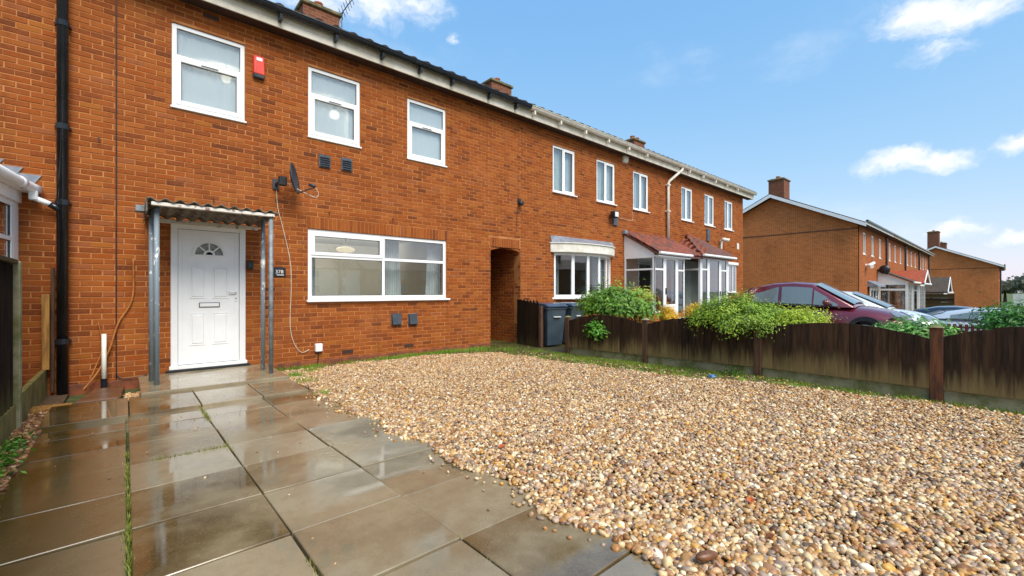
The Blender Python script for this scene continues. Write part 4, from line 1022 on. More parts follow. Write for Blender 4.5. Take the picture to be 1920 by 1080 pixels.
MB().tube([dc - ey * .25 + ax * .05, lnb], .011, 8).build('feed_arm', 'dark_plastic', sd); MB().tube([lnb + ey * .0, lnb + ey * .03 - ax * .02, lnb - ax * .09 + ey * .05], [.026, .032, .022], 10).build('lnb', 'dish', sd, smooth=True)
def cable(name, pts, r, m, label, cat='cable'):
    P = [Vector(p) for p in pts]; out = []
    for i in range(len(P) - 1):
        a, b, c, d = P[max(i - 1, 0)], P[i], P[i + 1], P[min(i + 2, len(P) - 1)]
        for t in np.linspace(0, 1, 6)[:-1]:
            out.append(.5 * ((2 * b) + (c - a) * t + (2 * a - 5 * b + 4 * c - d) * t * t + (3 * b - a - 3 * c + d) * t ** 3))
    out.append(P[-1])
    return tag(MB().tube(out, r, 6).build(name, m, None, smooth=True), label, cat)
W_ = lambda u, v, y=-.008: (FX(u, y), y, FZ(u, v, y))
cable('dish_cable', [W_(518, 352), W_(521, 390), W_(531, 430), W_(544, 490), W_(546, 540), W_(544, 610), W_(552, 645), W_(566, 661), W_(580, 655)], .006, 'cable_white', 'thin white cable hanging down the wall from the satellite dish')
cable('loop_cable', [(lnb.x, lnb.y, lnb.z), (lnb.x + .06, lnb.y + .02, lnb.z - .1), (lnb.x, lnb.y + .05, lnb.z - .16), (sx + .25, -.2, sz - .05), (sx + .1, -.2, sz + .02)], .006, 'cable_white', 'short loop of pale cable under the satellite dish arm')
cable('wall_cable', [(FX(218), -.006, 5.5), (FX(218), -.006, 3), (FX(218), -.006, .15), (FX(219), -.01, .05), (FX(232), -.045, -.02), (FX(275), -.045, .0)], .007, 'dark_plastic', 'thin black cable running straight down the brickwork left of the canopy')
cable('orange_cable', [W_(250, 485, -.02), W_(248, 560, -.02), W_(222, 605, -.03), W_(207, 650, -.05), W_(185, 695, -.1), (FX(155, -.2), -.2, gz(0, 0) + .02)], .012, 'cable_orange', 'faded orange cable curving down the wall to the ground')
cable('orange_cable', [W_(184, 605, -.03), W_(190, 630, -.05), W_(192, 655, -.05), W_(178, 690, -.1), (FX(160, -.15), -.15, gz(0, 0) + .01)], .008, 'cable_orange', 'thinner pale orange cable beside the white pipe stub')
cable('sensor_cable', [W_(970, 388), W_(969, 420), W_(968, 434)], .006, 'dark_plastic', 'short dark cable under the wall sensor above the passage')
cable('light_cable', [W_(1158, 408), W_(1175, 412), W_(1186, 413), W_(1186, 398)], .006, 'cable_white', 'thin pale cable between security light and bedroom window')
# pipe stub, tap box
px_, pz_ = FX(195, -.12), FZ(195, 626, -.12)
ps = tag(MB().tube([(px_, -.12, gz(0, 0) - .02), (px_, -.12, pz_)], .026, 12).build('pipe_stub', 'upvc_old', None, smooth=True), 'grey white plastic pipe stub standing by the wall', 'pipe')
MB().tube([(px_, -.12, gz(0, 0) - .02), (px_, -.12, .02)], .034, 12).build('black_sleeve', 'black_pipe', ps)
x0, x1 = FX(589.6), FX(603); jb = bx('junction_box', 'upvc', None, x0, x1, -.07, .008, FZ(596, 659), FZ(596, 644), .012); tag(jb, 'small white cable box low on the wall under the large window', 'cable box')
MB().tube([((x0 + x1) / 2, -.035, FZ(596, 659)), ((x0 + x1) / 2 - .02, -.04, gz(0, 0))], .008, 8).build('lead_in', 'dark_plastic', jb)
# nail-like bits and sensors
for (u, v, lab) in ((973, 380, 'small dark wall sensor on the brickwork above the passage'),):
    x, z = FX(u), FZ(u, v); s = thing('wall_sensor', (x, 0, z), lab, 'sensor')
    bx('base', 'dark_plastic', s, x - .05, x + .05, -.03, .008, z - .02, z + .1, .006)
    MB().lathe([(.02, -.13), (.06, -.12), (.06, -.07), (.05, -.03)], (x, 0, z - .03), 16, 'y').build('head', 'dark_plastic', s, smooth=True)
x, z = FX(1146), FZ(1146, 404); s = thing('security_light', (x, 0, z), 'security floodlight beside a grey box between upstairs windows', 'floodlight')
bx('lamp_head', 'dark_plastic', s, x - .16, x + .06, -.24, -.08, z - .1, z + .1, .012); bx('lamp_glass', 'upvc', s, x - .13, x + .03, -.25, -.241, z - .07, z + .07); bx('bracket', 'dark_plastic', s, x - .07, x - .01, -.09, .008, z - .03, z + .03)
x, z = FX(1152), FZ(1152, 410); tag(bx('meter_box', 'vent_grey', None, x - .10, x + .12, -.05, .008, z - .22, z + .2, .01), 'narrow grey box on the wall behind the security light', 'box')
x, z = FX(1171), FZ(1171, 295); s = thing('alarm_box', (x, 0, z), 'cream alarm box under the eaves of the bow windowed house', 'alarm')
MB().hexa([(x - .11, -.08, z - .16), (x + .11, -.08, z - .16), (x + .13, .008, z - .2), (x - .13, .008, z - .2)], [(x - .13, -.1, z + .14), (x + .13, -.1, z + .14), (x + .14, .008, z + .18), (x - .14, .008, z + .18)]).build('cover', 'upvc_old', s, .02, seg=2)
x, z = FX(1327), FZ(1327, 441); tag(bx('meter_box', 'vent_grey', None, x - .12, x + .12, -.05, .008, z - .25, z + .25, .01), 'narrow grey box on the end house above its porch', 'box')
x, z = FX(1351), FZ(1351, 452); s = thing('security_camera', (x, 0, z), 'white twin lamp security fitting on the end house wall', 'security light')
bx('mount', 'upvc_old', s, x - .06, x + .06, -.06, .008, z - .35, z + .05, .01)
for dx_ in (-.16, .16):
    MB().tube([(x + dx_ * .3, -.08, z), (x + dx_, -.16, z + .05), (x + dx_ * 1.4, -.28, z + .02)], [.03, .07, .08], 10).build('lamp_head', 'upvc_old', s, smooth=True)
x, z = FX(1383), FZ(1383, 462); tag(bx('wall_plate', 'upvc_old', None, x - .1, x + .1, -.03, .008, z - .14, z + .14, .01), 'small cream plate near the corner of the end house', 'wall plate')
# hooks left in the wall
for (u, v, hl_) in ((185, 258, 'small dark hook in the brickwork between the downpipe and the black cable'), (736, 410, 'small dark hook in the brickwork above the large window'), (400, 372, 'small dark hook in the brickwork just above the door canopy'), (617, 398, 'small dark hook in the brickwork between the dish and the large window')):
    x, z = FX(u), FZ(u, v); tag(MB().tube([(x, .006, z), (x, -.03, z), (x, -.035, z - .06)], .007, 6).build('wall_hook', 'dark_plastic', None), hl_, 'hook', 'hooks left in the front wall')
# tv aerial
ax_, ay = FX(641, RIDY), RIDY; zb_ = 7.6
an = thing('tv_aerial', (ax_, ay, zb_), 'thin tv aerial on a mast beside the chimney stack', 'aerial')
MB().tube([(ax_, ay, zb_), (ax_, ay, 9.15)], .02, 8).build('mast', 'galv', an)
p0, p1_ = Vector((ax_ - .35, ay - .1, 8.55)), Vector((ax_ + .25, ay - .2, 9.6))
MB().tube([p0, p1_], .014, 6).build('boom', 'dark_plastic', an)
for k in range(7):
    p = p0.lerp(p1_, .35 + k * .1); MB().tube([p + Vector((-.12, -.16, .03)), p + Vector((.12, .16, -.03))], .008, 5).build('element', 'dark_plastic', an)
MB().tube([(ax_, ay, 9.1), p0.lerp(p1_, .55)], .014, 6).build('clamp_arm', 'galv', an)

# lamps and curtains in the rooms
def lamp(x, y, z, r, label, ceil, fl=1.0, watt=26):
    t = thing('ceiling_lamp', (x, y, z), label, 'lamp')
    MB().lathe([(r * math.sin(a), z - r * fl * math.cos(a)) for a in np.linspace(.05, math.pi - .05, 12)], (x, y, 0), 18).build('globe', 'lampglow' if fl == 1 else 'lampglow_dim', t, smooth=True)
    MB().tube([(x, y, z + r * fl * .9), (x, y, ceil)], .012, 6).build('flex', 'upvc', t)
    pl_ = bpy.data.lights.new('bulb', 'SPOT'); pl_.energy = watt; pl_.color = (1, .9, .74); pl_.shadow_soft_size = .1; pl_.spot_size = R(150); pl_.spot_blend = .6
    po = bpy.data.objects.new('bulb', pl_); col.objects.link(po); place(po, (x, y + r + .1, z), t); po.rotation_euler = Vector((0, .95, .3)).to_track_quat('-Z', 'Y').to_euler()
def at_depth(u, v, y): return FX(u, y), y, FZ(u, v, y)
for (u, v, r, lab, ce, y) in ((424, 148, .075, 'lit globe lamp in the upstairs room behind the window by the alarm box', 5.42, 1.2), (627, 215, .10, 'lit white globe lamp in the middle upstairs room', 5.42, 1.2)):
    x, y, z = at_depth(u, v, y); z = min(z, 5.2); lamp(x, y, z, r, lab, ce)
x, y, z = at_depth(648, 468, 1.6); lamp(x, y, min(z, 2.38), .2, 'lit warm lamp in the ground floor living room', 2.55, .35, 60)
for (u0, u1, lab) in ((728, 748, 'white curtain gathered at the middle of the large ground floor window'), (806, 828, 'white curtain drawn to the passage side of the large ground floor window')):
    a, b = FX(u0, .25), FX(u1, .3); tag(wavy(None, 'curtain', a, b, .34, .82, 2.42, flare=.14), lab, 'curtain')
a, b = FX(588, .25), FX(594, .25); tag(wavy(None, 'curtain', a - .08, b, .34, .82, 2.42, waves=3), 'white curtain drawn to the door side of the large ground floor window', 'curtain')
a, b = FX(655, .3), FX(668, .3); tag(wavy(None, 'curtain', a, b, .34, 3.7, 5.3, waves=4), 'white curtain at the side of the middle upstairs window', 'curtain')

# ------------------------------------------------------------------ right fence
FP = [(6.86 - .05 * k, -2.2 - 1.83 * k) for k in range(5)]
LOWF = thing('low_fence', (6.75, -5.8, 0), 'low dark brown board fence with bowed tops along the gravel drive', 'fence')
for k, (x, y) in enumerate(FP):
    g = gz(x, y); h = .74 if k != 3 else .80; w = .05 if k != 3 else .055
    p = MB().box(x - w, x + w, y - w, y + w, g - .05, g + h).build('post', 'post_new' if k == 3 else 'post_old', LOWF, .006)
    if k == 3: p['label'] = 'orange brown square post with pale cap'
    MB().hexa([(x - w - .008, y - w - .008, g + h + .0), (x + w + .008, y - w - .008, g + h), (x + w + .008, y + w + .008, g + h), (x - w - .008, y + w + .008, g + h)],
              [(x - .015, y - .015, g + h + .03), (x + .015, y - .015, g + h + .03), (x + .015, y + .015, g + h + .03), (x - .015, y + .015, g + h + .03)]).build('cap', 'concrete', p)
for k in range(4):
    (xa, ya), (xb, yb) = FP[k], FP[k + 1]
    y0_, y1_ = ya - .055, yb + .055; n = 14
    pn = LOWF
    w = (y0_ - y1_) / n
    def X_(y): return xa + (xb - xa) * (ya - y) / (ya - yb)
    gb = MB(); gb.hexa([(X_(y0_) - .02, y0_, gz(xa, ya) - .05), (X_(y1_) - .02, y1_, gz(xb, yb) - .05), (X_(y1_) + .02, y1_, gz(xb, yb) - .05), (X_(y0_) + .02, y0_, gz(xa, ya) - .05)],
                       [(X_(y0_) - .02, y0_, gz(xa, ya) + .13), (X_(y1_) - .02, y1_, gz(xb, yb) + .13), (X_(y1_) + .02, y1_, gz(xb, yb) + .13), (X_(y0_) + .02, y0_, gz(xa, ya) + .13)])
    gb.build('gravel_board', 'concrete', pn, .004)
    for i in range(n):
        ya_, yb_ = y0_ - i * w - .002, y0_ - (i + 1) * w - .012
        s = (i + .5) / n; g = gz(xa, (ya_ + yb_) / 2); ht = lambda s: (.67 if k < 3 else .70) + (.13 if k < 3 else .17) * math.sin(math.pi * min(max(s, 0), 1)) ** .8 + random.uniform(-.008, .008)
        h0, h1 = ht(i / n), ht((i + 1) / n); x = X_((ya_ + yb_) / 2); t0_, t1_ = random.uniform(.024, .034), random.uniform(.006, .012)
        xo = -.022 + random.uniform(-.003, .003)
        # feather edge board: thick on one side, thin on the other
        MB().hexa([(x + xo - .012, ya_, g + .125), (x + xo + t1_ - .012, ya_, g + .125), (x + xo + .002, yb_, g + .125), (x + xo - t0_, yb_, g + .125)][::-1],
                  [(x + xo - .012, ya_, g + h0), (x + xo + t1_ - .012, ya_, g + h0), (x + xo + .002, yb_, g + h1), (x + xo - t0_, yb_, g + h1)][::-1]).build('board', 'fence', pn)
    for z in (.25, .55): MB().hexa([(X_(y0_) - .018, y0_, gz(xa, ya) + z), (X_(y1_) - .018, y1_, gz(xb, yb) + z), (X_(y1_) + .02, y1_, gz(xb, yb) + z), (X_(y0_) + .02, y0_, gz(xa, ya) + z)],
                       [(X_(y0_) - .018, y0_, gz(xa, ya) + z + .06), (X_(y1_) - .018, y1_, gz(xb, yb) + z + .06), (X_(y1_) + .02, y1_, gz(xb, yb) + z + .06), (X_(y0_) + .02, y0_, gz(xa, ya) + z + .06)]).build('rail', 'post_old', pn)
# short screen by the bins
scn = thing('bin_screen', (7.3, -.5, gz(7, -.5)), 'short dark brown board screen between the passage and the bins', 'fence')
for i in range(7):
    y = -.03 - i * .145; x = 7.40 - .03 * i
    MB().hexa([(x, y, gz(7, y) - .03), (x + .02, y, gz(7, y) - .03), (x - .005, y - .142, gz(7, y) - .03), (x - .03, y - .142, gz(7, y) - .03)],
              [(x, y, 1.00 - .0 * i), (x + .02, y, 1.0), (x - .005, y - .142, .985 - .02 * i), (x - .03, y - .142, .985 - .02 * i)]).build('board', 'fence_left', scn)
bx('end_post', 'post_old', scn, 7.14, 7.22, -1.13, -1.05, gz(7, -1) - .05, .86, .006)
bx('rail', 'post_old', scn, 7.41, 7.44, -.9, -.02, .55, .62)

# ------------------------------------------------------------------ left fence
lf = thing('side_fence', (-.82, -3.5, gz(0, -3.5)), 'tall dark weathered board fence with concrete post, left of the path', 'fence')
PYS = [-2.08, -3.96, -5.84, -7.72, -9.6]
for y in PYS: bx('concrete_post', 'concrete', lf, -.83, -.73, y - .055, y + .055, gz(0, y) - .05, gz(0, y) + 1.56, .008)
for a, b in zip(PYS[:-1], PYS[1:]):
    bx('gravel_board', 'concrete_green', lf, -.805, -.755, b + .056, a - .056, gz(0, a) - .05, gz(0, a) + .24, .006)
    n = 13; w = (a - b - .112) / n
    for i in range(n):
        y = a - .056 - i * w; MB().hexa([(-.80, y, gz(0, y) + .242), (-.79, y, gz(0, y) + .242), (-.775, y - w - .01, gz(0, y) + .242), (-.755, y - w - .01, gz(0, y) + .242)],
             [(-.80, y, gz(0, y) + 1.52 + random.uniform(-.01, .01)), (-.79, y, gz(0, y) + 1.52), (-.775, y - w - .01, gz(0, y) + 1.52), (-.755, y - w - .01, gz(0, y) + 1.52)]).build('board', 'fence_left', lf)
    bx('cap_rail', 'fence_left', lf, -.83, -.74, b + .056, a - .056, gz(0, a) + 1.53, gz(0, a) + 1.57, .006)
gbw = tag(bx('gravel_board', 'concrete_green', None, -.80, -.75, -2.02, -.02, -.16, .21, .006), 'low green stained concrete board between fence post and house wall', 'board')
tst = tag(MB().box(-.79, -.72, -.15, -.08, .2, 1.16).build('timber_stake', 'timber', None, .005), 'short pale timber stake standing on the low concrete board', 'stake')
dpo = tag(MB().tube([(-.70, -.07, -.1), (-.695, -.06, 1.5)], .02, 8).build('thin_pole', 'post_old', None), 'thin dark pole leaning on the wall beside the timber stake', 'pole')
tag(MB().tube([(-1.02, -.3, -.1), (-1.02, -.3, .33), (-1.02, -.3, .34)], [.035, .035, .02], 10).build('vent_pipe', 'upvc_old', None, smooth=True), 'short white pipe behind the low concrete board', 'pipe')

# ------------------------------------------------------------------ wheelie bins
def wheelie(loc, rz, label):
    t = thing('wheelie_bin', (0, 0, 0), label, 'bin', 'wheelie bins behind the board screen')
    b = MB(); bw, bd_, tw, td, h = .22, .24, .285, .33, .93
    b.hexa([(-bw, -bd_, .03), (bw, -bd_, .03), (bw, bd_ - .06, .03), (-bw, bd_ - .06, .03)], [(-tw, -td, h), (tw, -td, h), (tw, td, h), (-tw, td, h)]); b.build('body', 'bin', t, .025, seg=2)
    MB().box(-tw - .015, tw + .015, -td - .015, td + .015, h - .05, h).build('rim', 'bin', t, .012)
    MB().prism([(-.36, h + .002), (.36, h + .002), (.37, h + .06), (.15, h + .10), (-.25, h + .085), (-.385, h + .03)], 'x', -.305, .305).build('lid', 'bin_lid', t, .02, seg=2)
    MB().tube([(-.25, .40, h + .0), (.25, .40, h + .0)], .017, 8).build('handle', 'bin', t, smooth=True)
    for s in (-1, 1):
        bx('handle_bracket', 'bin', t, s * .25 - .02, s * .25 + .02, .33, .41, h - .04, h + .02)
        w = MB().lathe([(.05, -.025), (.1, -.025), (.1, .025), (.05, .025)], (s * .26, .26, .1), 18, 'x').build('wheel', 'rubber', t, smooth=False)
    MB().box(-.10, .10, -.345, -.30, .70, .716).build('print_mark', 'white_print', t)
    MB().prism([(-.2, -.26), (.2, -.26), (.2, -.22), (-.2, -.22)], 'z', .25, .29).build('front_rib', 'bin', t, .006)
    MB().tube([(-.26, .26, .1), (.26, .26, .1)], .012, 8).build('axle', 'steel', t)
    move(t, loc, rz); return t
wheelie((7.58, -.95, gz(7.5, -.9) - .004), R(-8), 'dark grey wheelie bin with blue grey lid, next to the screen end post')
wheelie((8.24, -.98, gz(8, -.9) - .004), R(6), 'dark grey wheelie bin standing under the bow window, beside another bin')

# ------------------------------------------------------------------ plants
def leafmesh(name, P, Nn, size, cols, parent, aspect=.42, origin=(0, 0, 0), m='leaf', fold=.25):
    n = len(P)
    a = rng.normal(size=(n, 3)); Nn = Nn / np.linalg.norm(Nn, axis=1, keepdims=True)
    t = a - (a * Nn).sum(1, keepdims=True) * Nn; t /= np.linalg.norm(t, axis=1, keepdims=True) + 1e-9
    b = np.cross(Nn, t); s = (size * rng.uniform(.6, 1.25, n))[:, None]
    v0 = P; v1 = P + t * s * .5 + b * s * aspect * .5 + Nn * s * fold * .3; v2 = P + t * s; v3 = P + t * s * .5 - b * s * aspect * .5 + Nn * s * fold * .3
    V = np.stack([v0, v1, v2, v3], 1).reshape(-1, 3)
    i0 = np.arange(n) * 4
    F = np.stack([np.stack([i0, i0 + 1, i0 + 2], 1), np.stack([i0, i0 + 2, i0 + 3], 1)], 1).reshape(-1, 3)
    C = np.repeat(cols, 2, axis=0)
    return npmesh(name, V, 3, F, m, C, parent, origin=origin)
def shrub(name, label, cat, c, rad, n, size, pal, clumps=60, group=None, stems=7, aspect=.42, spread=.17, shape=None, base=None):
    c = np.array(c, float); rad = np.array(rad, float); g = gz(c[0], c[1]) if base is None else base
    t = thing(name, (c[0], c[1], g), label, cat, group)
    d = rng.normal(size=(clumps, 3)); d /= np.linalg.norm(d, axis=1, keepdims=True)
    d[:, 2] = np.abs(d[:, 2]) * .9 - .25 * rng.random(clumps)
    rr = rng.uniform(.55, 1.05, clumps)[:, None]
    cc = c + d * rad * rr
    k = rng.integers(0, clumps, n)
    off = rng.normal(size=(n, 3)) * spread * np.array([1, 1, .8]) * rng.uniform(.5, 1.15, clumps)[k][:, None]
    P = cc[k] + off
    P[:, 2] = np.maximum(P[:, 2], g + .03)
    Nn = off * 2.2 + d[k] * .3 + np.array([-.05, -.12, .38]) + rng.normal(size=(n, 3)) * .16
    pal = np.array([S(*p) for p in pal]); ci = rng.integers(0, len(pal), clumps)
    cols = pal[ci[k]] * .55 + pal[rng.integers(0, len(pal), n)] * .45
    cols[:, :3] *= rng.uniform(.85, 1.35, n)[:, None]
    leafmesh('foliage', P, Nn, size, cols, t, aspect, origin=(c[0], c[1], g))
    mb = MB()
    for i in range(stems):
        e = cc[rng.integers(0, clumps)]; b0 = np.array([c[0] + rng.normal() * .07, c[1] + rng.normal() * .07, g - .02])
        mid = (b0 + e) / 2 + np.array([0, 0, .1]); mb.tube([b0, mid, e], [.018, .013, .006], 6)
    mb.build('stems', 'bark', t)
    return t
GREEN = [(108, 150, 44), (86, 132, 36), (134, 172, 58), (70, 112, 34), (150, 180, 84), (96, 140, 60)]
shrub('leafy_shrub', 'broad leaved green shrub rising behind the fence in front of the bow window', 'shrub', (7.45, -2.95, .88), (.42, .74, .40), 8500, .085, GREEN, 90, spread=.12)
shrub('leafy_shrub', 'thin yellow green leafy shoots above the shrub beside the white porch', 'shrub', (7.75, -3.35, 1.05), (.25, .3, .2), 1300, .075, [(150, 170, 60), (170, 168, 50), (186, 170, 60)], 26, spread=.10)
shrub('fence_sprig', 'small leafy green sprig poking through the low brown fence', 'plant', (6.78, -2.98, .42), (.07, .19, .19), 900, .075, [(70, 128, 30), (92, 150, 40), (110, 165, 60), (54, 104, 26)], 26, spread=.065, stems=4, base=.2)
shrub('bright_shrub', 'large bright green rounded shrub spilling over the low fence', 'shrub', (6.95, -5.5, .74), (.44, .72, .44), 21000, .044, [(140, 174, 40), (114, 152, 34), (162, 190, 54), (90, 128, 30), (178, 202, 80), (62, 94, 26)], 190, spread=.08, aspect=.36)  # darkest leaf colours stand in for shade inside the crown
shrub('bright_shrub', 'lower yellow green spray of the bright shrub beside the maroon car', 'shrub', (7.05, -6.25, .76), (.3, .40, .2), 5200, .042, [(164, 182, 44), (184, 200, 60), (134, 164, 44)], 50, spread=.08, aspect=.36)
shrub('evergreen_shrub', 'dark glossy evergreen shrub behind the orange brown fence post', 'shrub', (7.15, -7.45, .62), (.30, .42, .22), 3000, .075, [(62, 118, 40), (84, 140, 52), (46, 92, 34), (110, 164, 66), (140, 186, 100)], 70, spread=.085, aspect=.3)
shrub('evergreen_shrub', 'taller dark evergreen shrub at the road end of the fence', 'shrub', (7.7, -8.3, .80), (.3, .32, .28), 2600, .075, [(58, 112, 36), (74, 128, 44), (44, 90, 32), (96, 150, 60)], 70, spread=.09, aspect=.3)
for (x, y, h, lab) in ((7.9, -3.86, .84, 'bushy golden yellow conifer behind the fence'), (8.15, -3.72, .78, 'low golden conifer below the porch window'), (8.1, -4.27, .9, 'narrow golden conifer beside the red picket fence')):
    shrub('golden_conifer', lab, 'conifer', (x, y, h * .8), (.15, .18, .28), 3600, .042, [(222, 178, 20), (206, 160, 24), (236, 200, 60), (170, 150, 40)], 44, 'golden conifers in the bed', spread=.05, aspect=.25)
def leafy_plant(x, y, r, n, pal, lab, cat='weed', grp=None, size=.05):
    g = gz(x, y); P = np.stack([x + rng.normal(size=n) * r, y + rng.normal(size=n) * r, g + np.abs(rng.normal(size=n)) * r * .6], 1)
    Nn = rng.normal(size=(n, 3)) * .5 + np.array([0, 0, 1.]); pal = np.array([S(*p) for p in pal])
    tag(leafmesh('weed', P, Nn, size, pal[rng.integers(0, len(pal), n)], None, .5, origin=(x, y, g)), lab, cat, grp)
WG = [(70, 120, 30), (96, 148, 44), (54, 98, 30), (120, 160, 60)]
n_ = 1100; yq = rng.uniform(-5.4, -2.7, n_); yq = np.round(yq * 4 + rng.normal(size=n_) * .06) / 4 + rng.normal(size=n_) * .045
P_ = np.stack([-.67 + rng.normal(size=n_) * .045, yq, np.vectorize(gz)(0, yq) + .01 + np.abs(rng.normal(size=n_)) * .03], 1); wp_ = np.array([S(*q) for q in WG])
tag(leafmesh('weeds', P_, rng.normal(size=(n_, 3)) * .5 + np.array([0, 0, 1.]), .04, wp_[rng.integers(0, 4, n_)], None, .5), 'small green weeds among the leaf litter along the left edge of the path', 'weeds', kind='stuff')
leafy_plant(6.55, -5.55, .07, 80, [(50, 92, 30), (70, 116, 40)], 'dark green weed tuft at the foot of the fence', 'weed')

# grass along the wall and the fence
def grass(name, pts, h, pal, label, cat='grass'):
    n = len(pts); P = np.array(pts); a = rng.uniform(0, 2 * np.pi, n); w = .004; hh = h * rng.uniform(.4, 1.2, n)
    dx_, dy_ = np.cos(a), np.sin(a); lean = rng.uniform(.1, .7, n) * hh
    v0 = P + np.stack([dx_ * w, dy_ * w, 0 * a - .005], 1); v1 = P - np.stack([dx_ * w, dy_ * w, 0 * a + .005], 1)
    v2 = P + np.stack([-dy_ * lean, dx_ * lean, hh], 1)
    V = np.stack([v0, v1, v2], 1).reshape(-1, 3); F = np.arange(3 * n).reshape(-1, 3); pal = np.array([S(*p) for p in pal])
    return tag(npmesh(name, V, 3, F, 'leaf', pal[rng.integers(0, len(pal), n)]), label, cat, kind='stuff')
GG = [(112, 156, 30), (136, 176, 44), (90, 132, 28), (150, 176, 70)]
pts = []
for k in range(60):      # tufts along the wall
    x = rng.uniform(1.85, 6.3); y = -.05 - abs(rng.normal()) * .14
    if rng.random() < .35 and x < 3.2: continue
    m = int(rng.integers(40, 160)); q = rng.normal(size=(m, 2)) * np.array([.13, .05])
    for a, b in q: pts.append((x + a, min(y + b, -.035), gz(0, y) - .02))
for (x, y, m, r) in ((1.95, -.95, 260, .06), (1.95, -1.55, 160, .08), (2.3, -.6, 160, .08), (5.9, -.55, 300, .18), (6.4, -.9, 260, .2), (1.84, -2.6, 120, .05)):
    for a, b in rng.normal(size=(m, 2)) * r: pts.append((x + a, min(y + b, -.035), gz(0, y) - .012))
grass('wall_grass', pts, .075, GG, 'bright green grass tufts along the foot of the house wall')
pts = []
for k in range(150):
    y = rng.uniform(-8.5, -1.3); xf = 6.86 + (y + 2.2) * .027; x = xf - .06 - abs(rng.normal()) * (.26 if y > -5 else .1)
    m = int(rng.integers(15, 70))
    for a, b in rng.normal(size=(m, 2)) * .06: pts.append((min(x + a, xf - .04), y + b, gz(0, y) - .015))
for k in range(130):
    y = rng.uniform(-5.2, -1.4); x = rng.uniform(5.85, 6.75); m = int(rng.integers(20, 80))
    for a, b in rng.normal(size=(m, 2)) * .07: pts.append((min(x + a, 6.72), y + b, gz(0, y) - .02))
grass('fence_grass', pts, .042, [(116, 146, 34), (138, 168, 42), (92, 114, 32), (150, 160, 66)], 'short patchy grass and moss along the foot of the low fence')
pts = []
for k in range(46):
    y = rng.uniform(-6.9, -3.75); m = int(rng.integers(12, 50))
    for a, b in rng.normal(size=(m, 2)): pts.append((.008 + a * .008, y + b * .04, gz(0, y) - .02))
for (x, y0_, y1_, m) in ((.62, -3.4, -2.3, 500), (.62, -4.2, -3.9, 60), (1.22, -7, -6.4, 60), (.62, -6.6, -6.1, 90)):
    for k in range(m): yq = rng.uniform(y0_, y1_) if m != 500 else -2.62 + rng.normal() * .22; pts.append((x + rng.normal() * .012, yq, gz(0, yq) - .02))
for k in range(260): xq = rng.uniform(.15, .6); yq = -4.05 + rng.normal() * .01; pts.append((xq, yq, gz(0, yq) - .02))
grass('joint_grass', pts, .035, [(120, 132, 44), (150, 156, 66), (92, 106, 36), (170, 166, 96)], 'fine grass and moss growing in the joints between the slabs')

# ------------------------------------------------------------------ gravel
def ico(sub):
    t = (1 + 5 ** .5) / 2
    v = np.array([(-1, t, 0), (1, t, 0), (-1, -t, 0), (1, -t, 0), (0, -1, t), (0, 1, t), (0, -1, -t), (0, 1, -t), (t, 0, -1), (t, 0, 1), (-t, 0, -1), (-t, 0, 1)], float)
    f = [(0, 11, 5), (0, 5, 1), (0, 1, 7), (0, 7, 10), (0, 10, 11), (1, 5, 9), (5, 11, 4), (11, 10, 2), (10, 7, 6), (7, 1, 8), (3, 9, 4), (3, 4, 2), (3, 2, 6), (3, 6, 8), (3, 8, 9), (4, 9, 5), (2, 4, 11), (6, 2, 10), (8, 6, 7), (9, 8, 1)]
    v /= np.linalg.norm(v, axis=1, keepdims=True)
    for _ in range(sub):
        v = list(map(tuple, v)); cache = {}; nf = []
        def mid(a, b):
            k = (min(a, b), max(a, b))
            if k not in cache:
                m = np.array(v[a]) + np.array(v[b]); m /= np.linalg.norm(m); v.append(tuple(m)); cache[k] = len(v) - 1
            return cache[k]
        for a, b, c in f:
            x, y, z = mid(a, b), mid(b, c), mid(c, a); nf += [(a, x, z), (b, y, x), (c, z, y), (x, y, z)]
        v = np.array(v); f = nf
    return np.array(v), np.array(f)
GPAL = np.array([1.18, 1.20, 1.14, 1]) * np.array([S(212, 184, 142), S(198, 162, 114), S(176, 132, 80), S(222, 204, 172), S(188, 154, 118), S(156, 108, 60), S(178, 152, 134), S(146, 128, 112), S(200, 150, 72), S(134, 88, 52), S(116, 98, 84), S(230, 216, 192), S(180, 132, 96), S(84, 68, 56)])
GW_ = np.array([.12, .13, .11, .09, .12, .08, .10, .07, .04, .05, .04, .03, .04, .02]); GW_ /= GW_.sum()
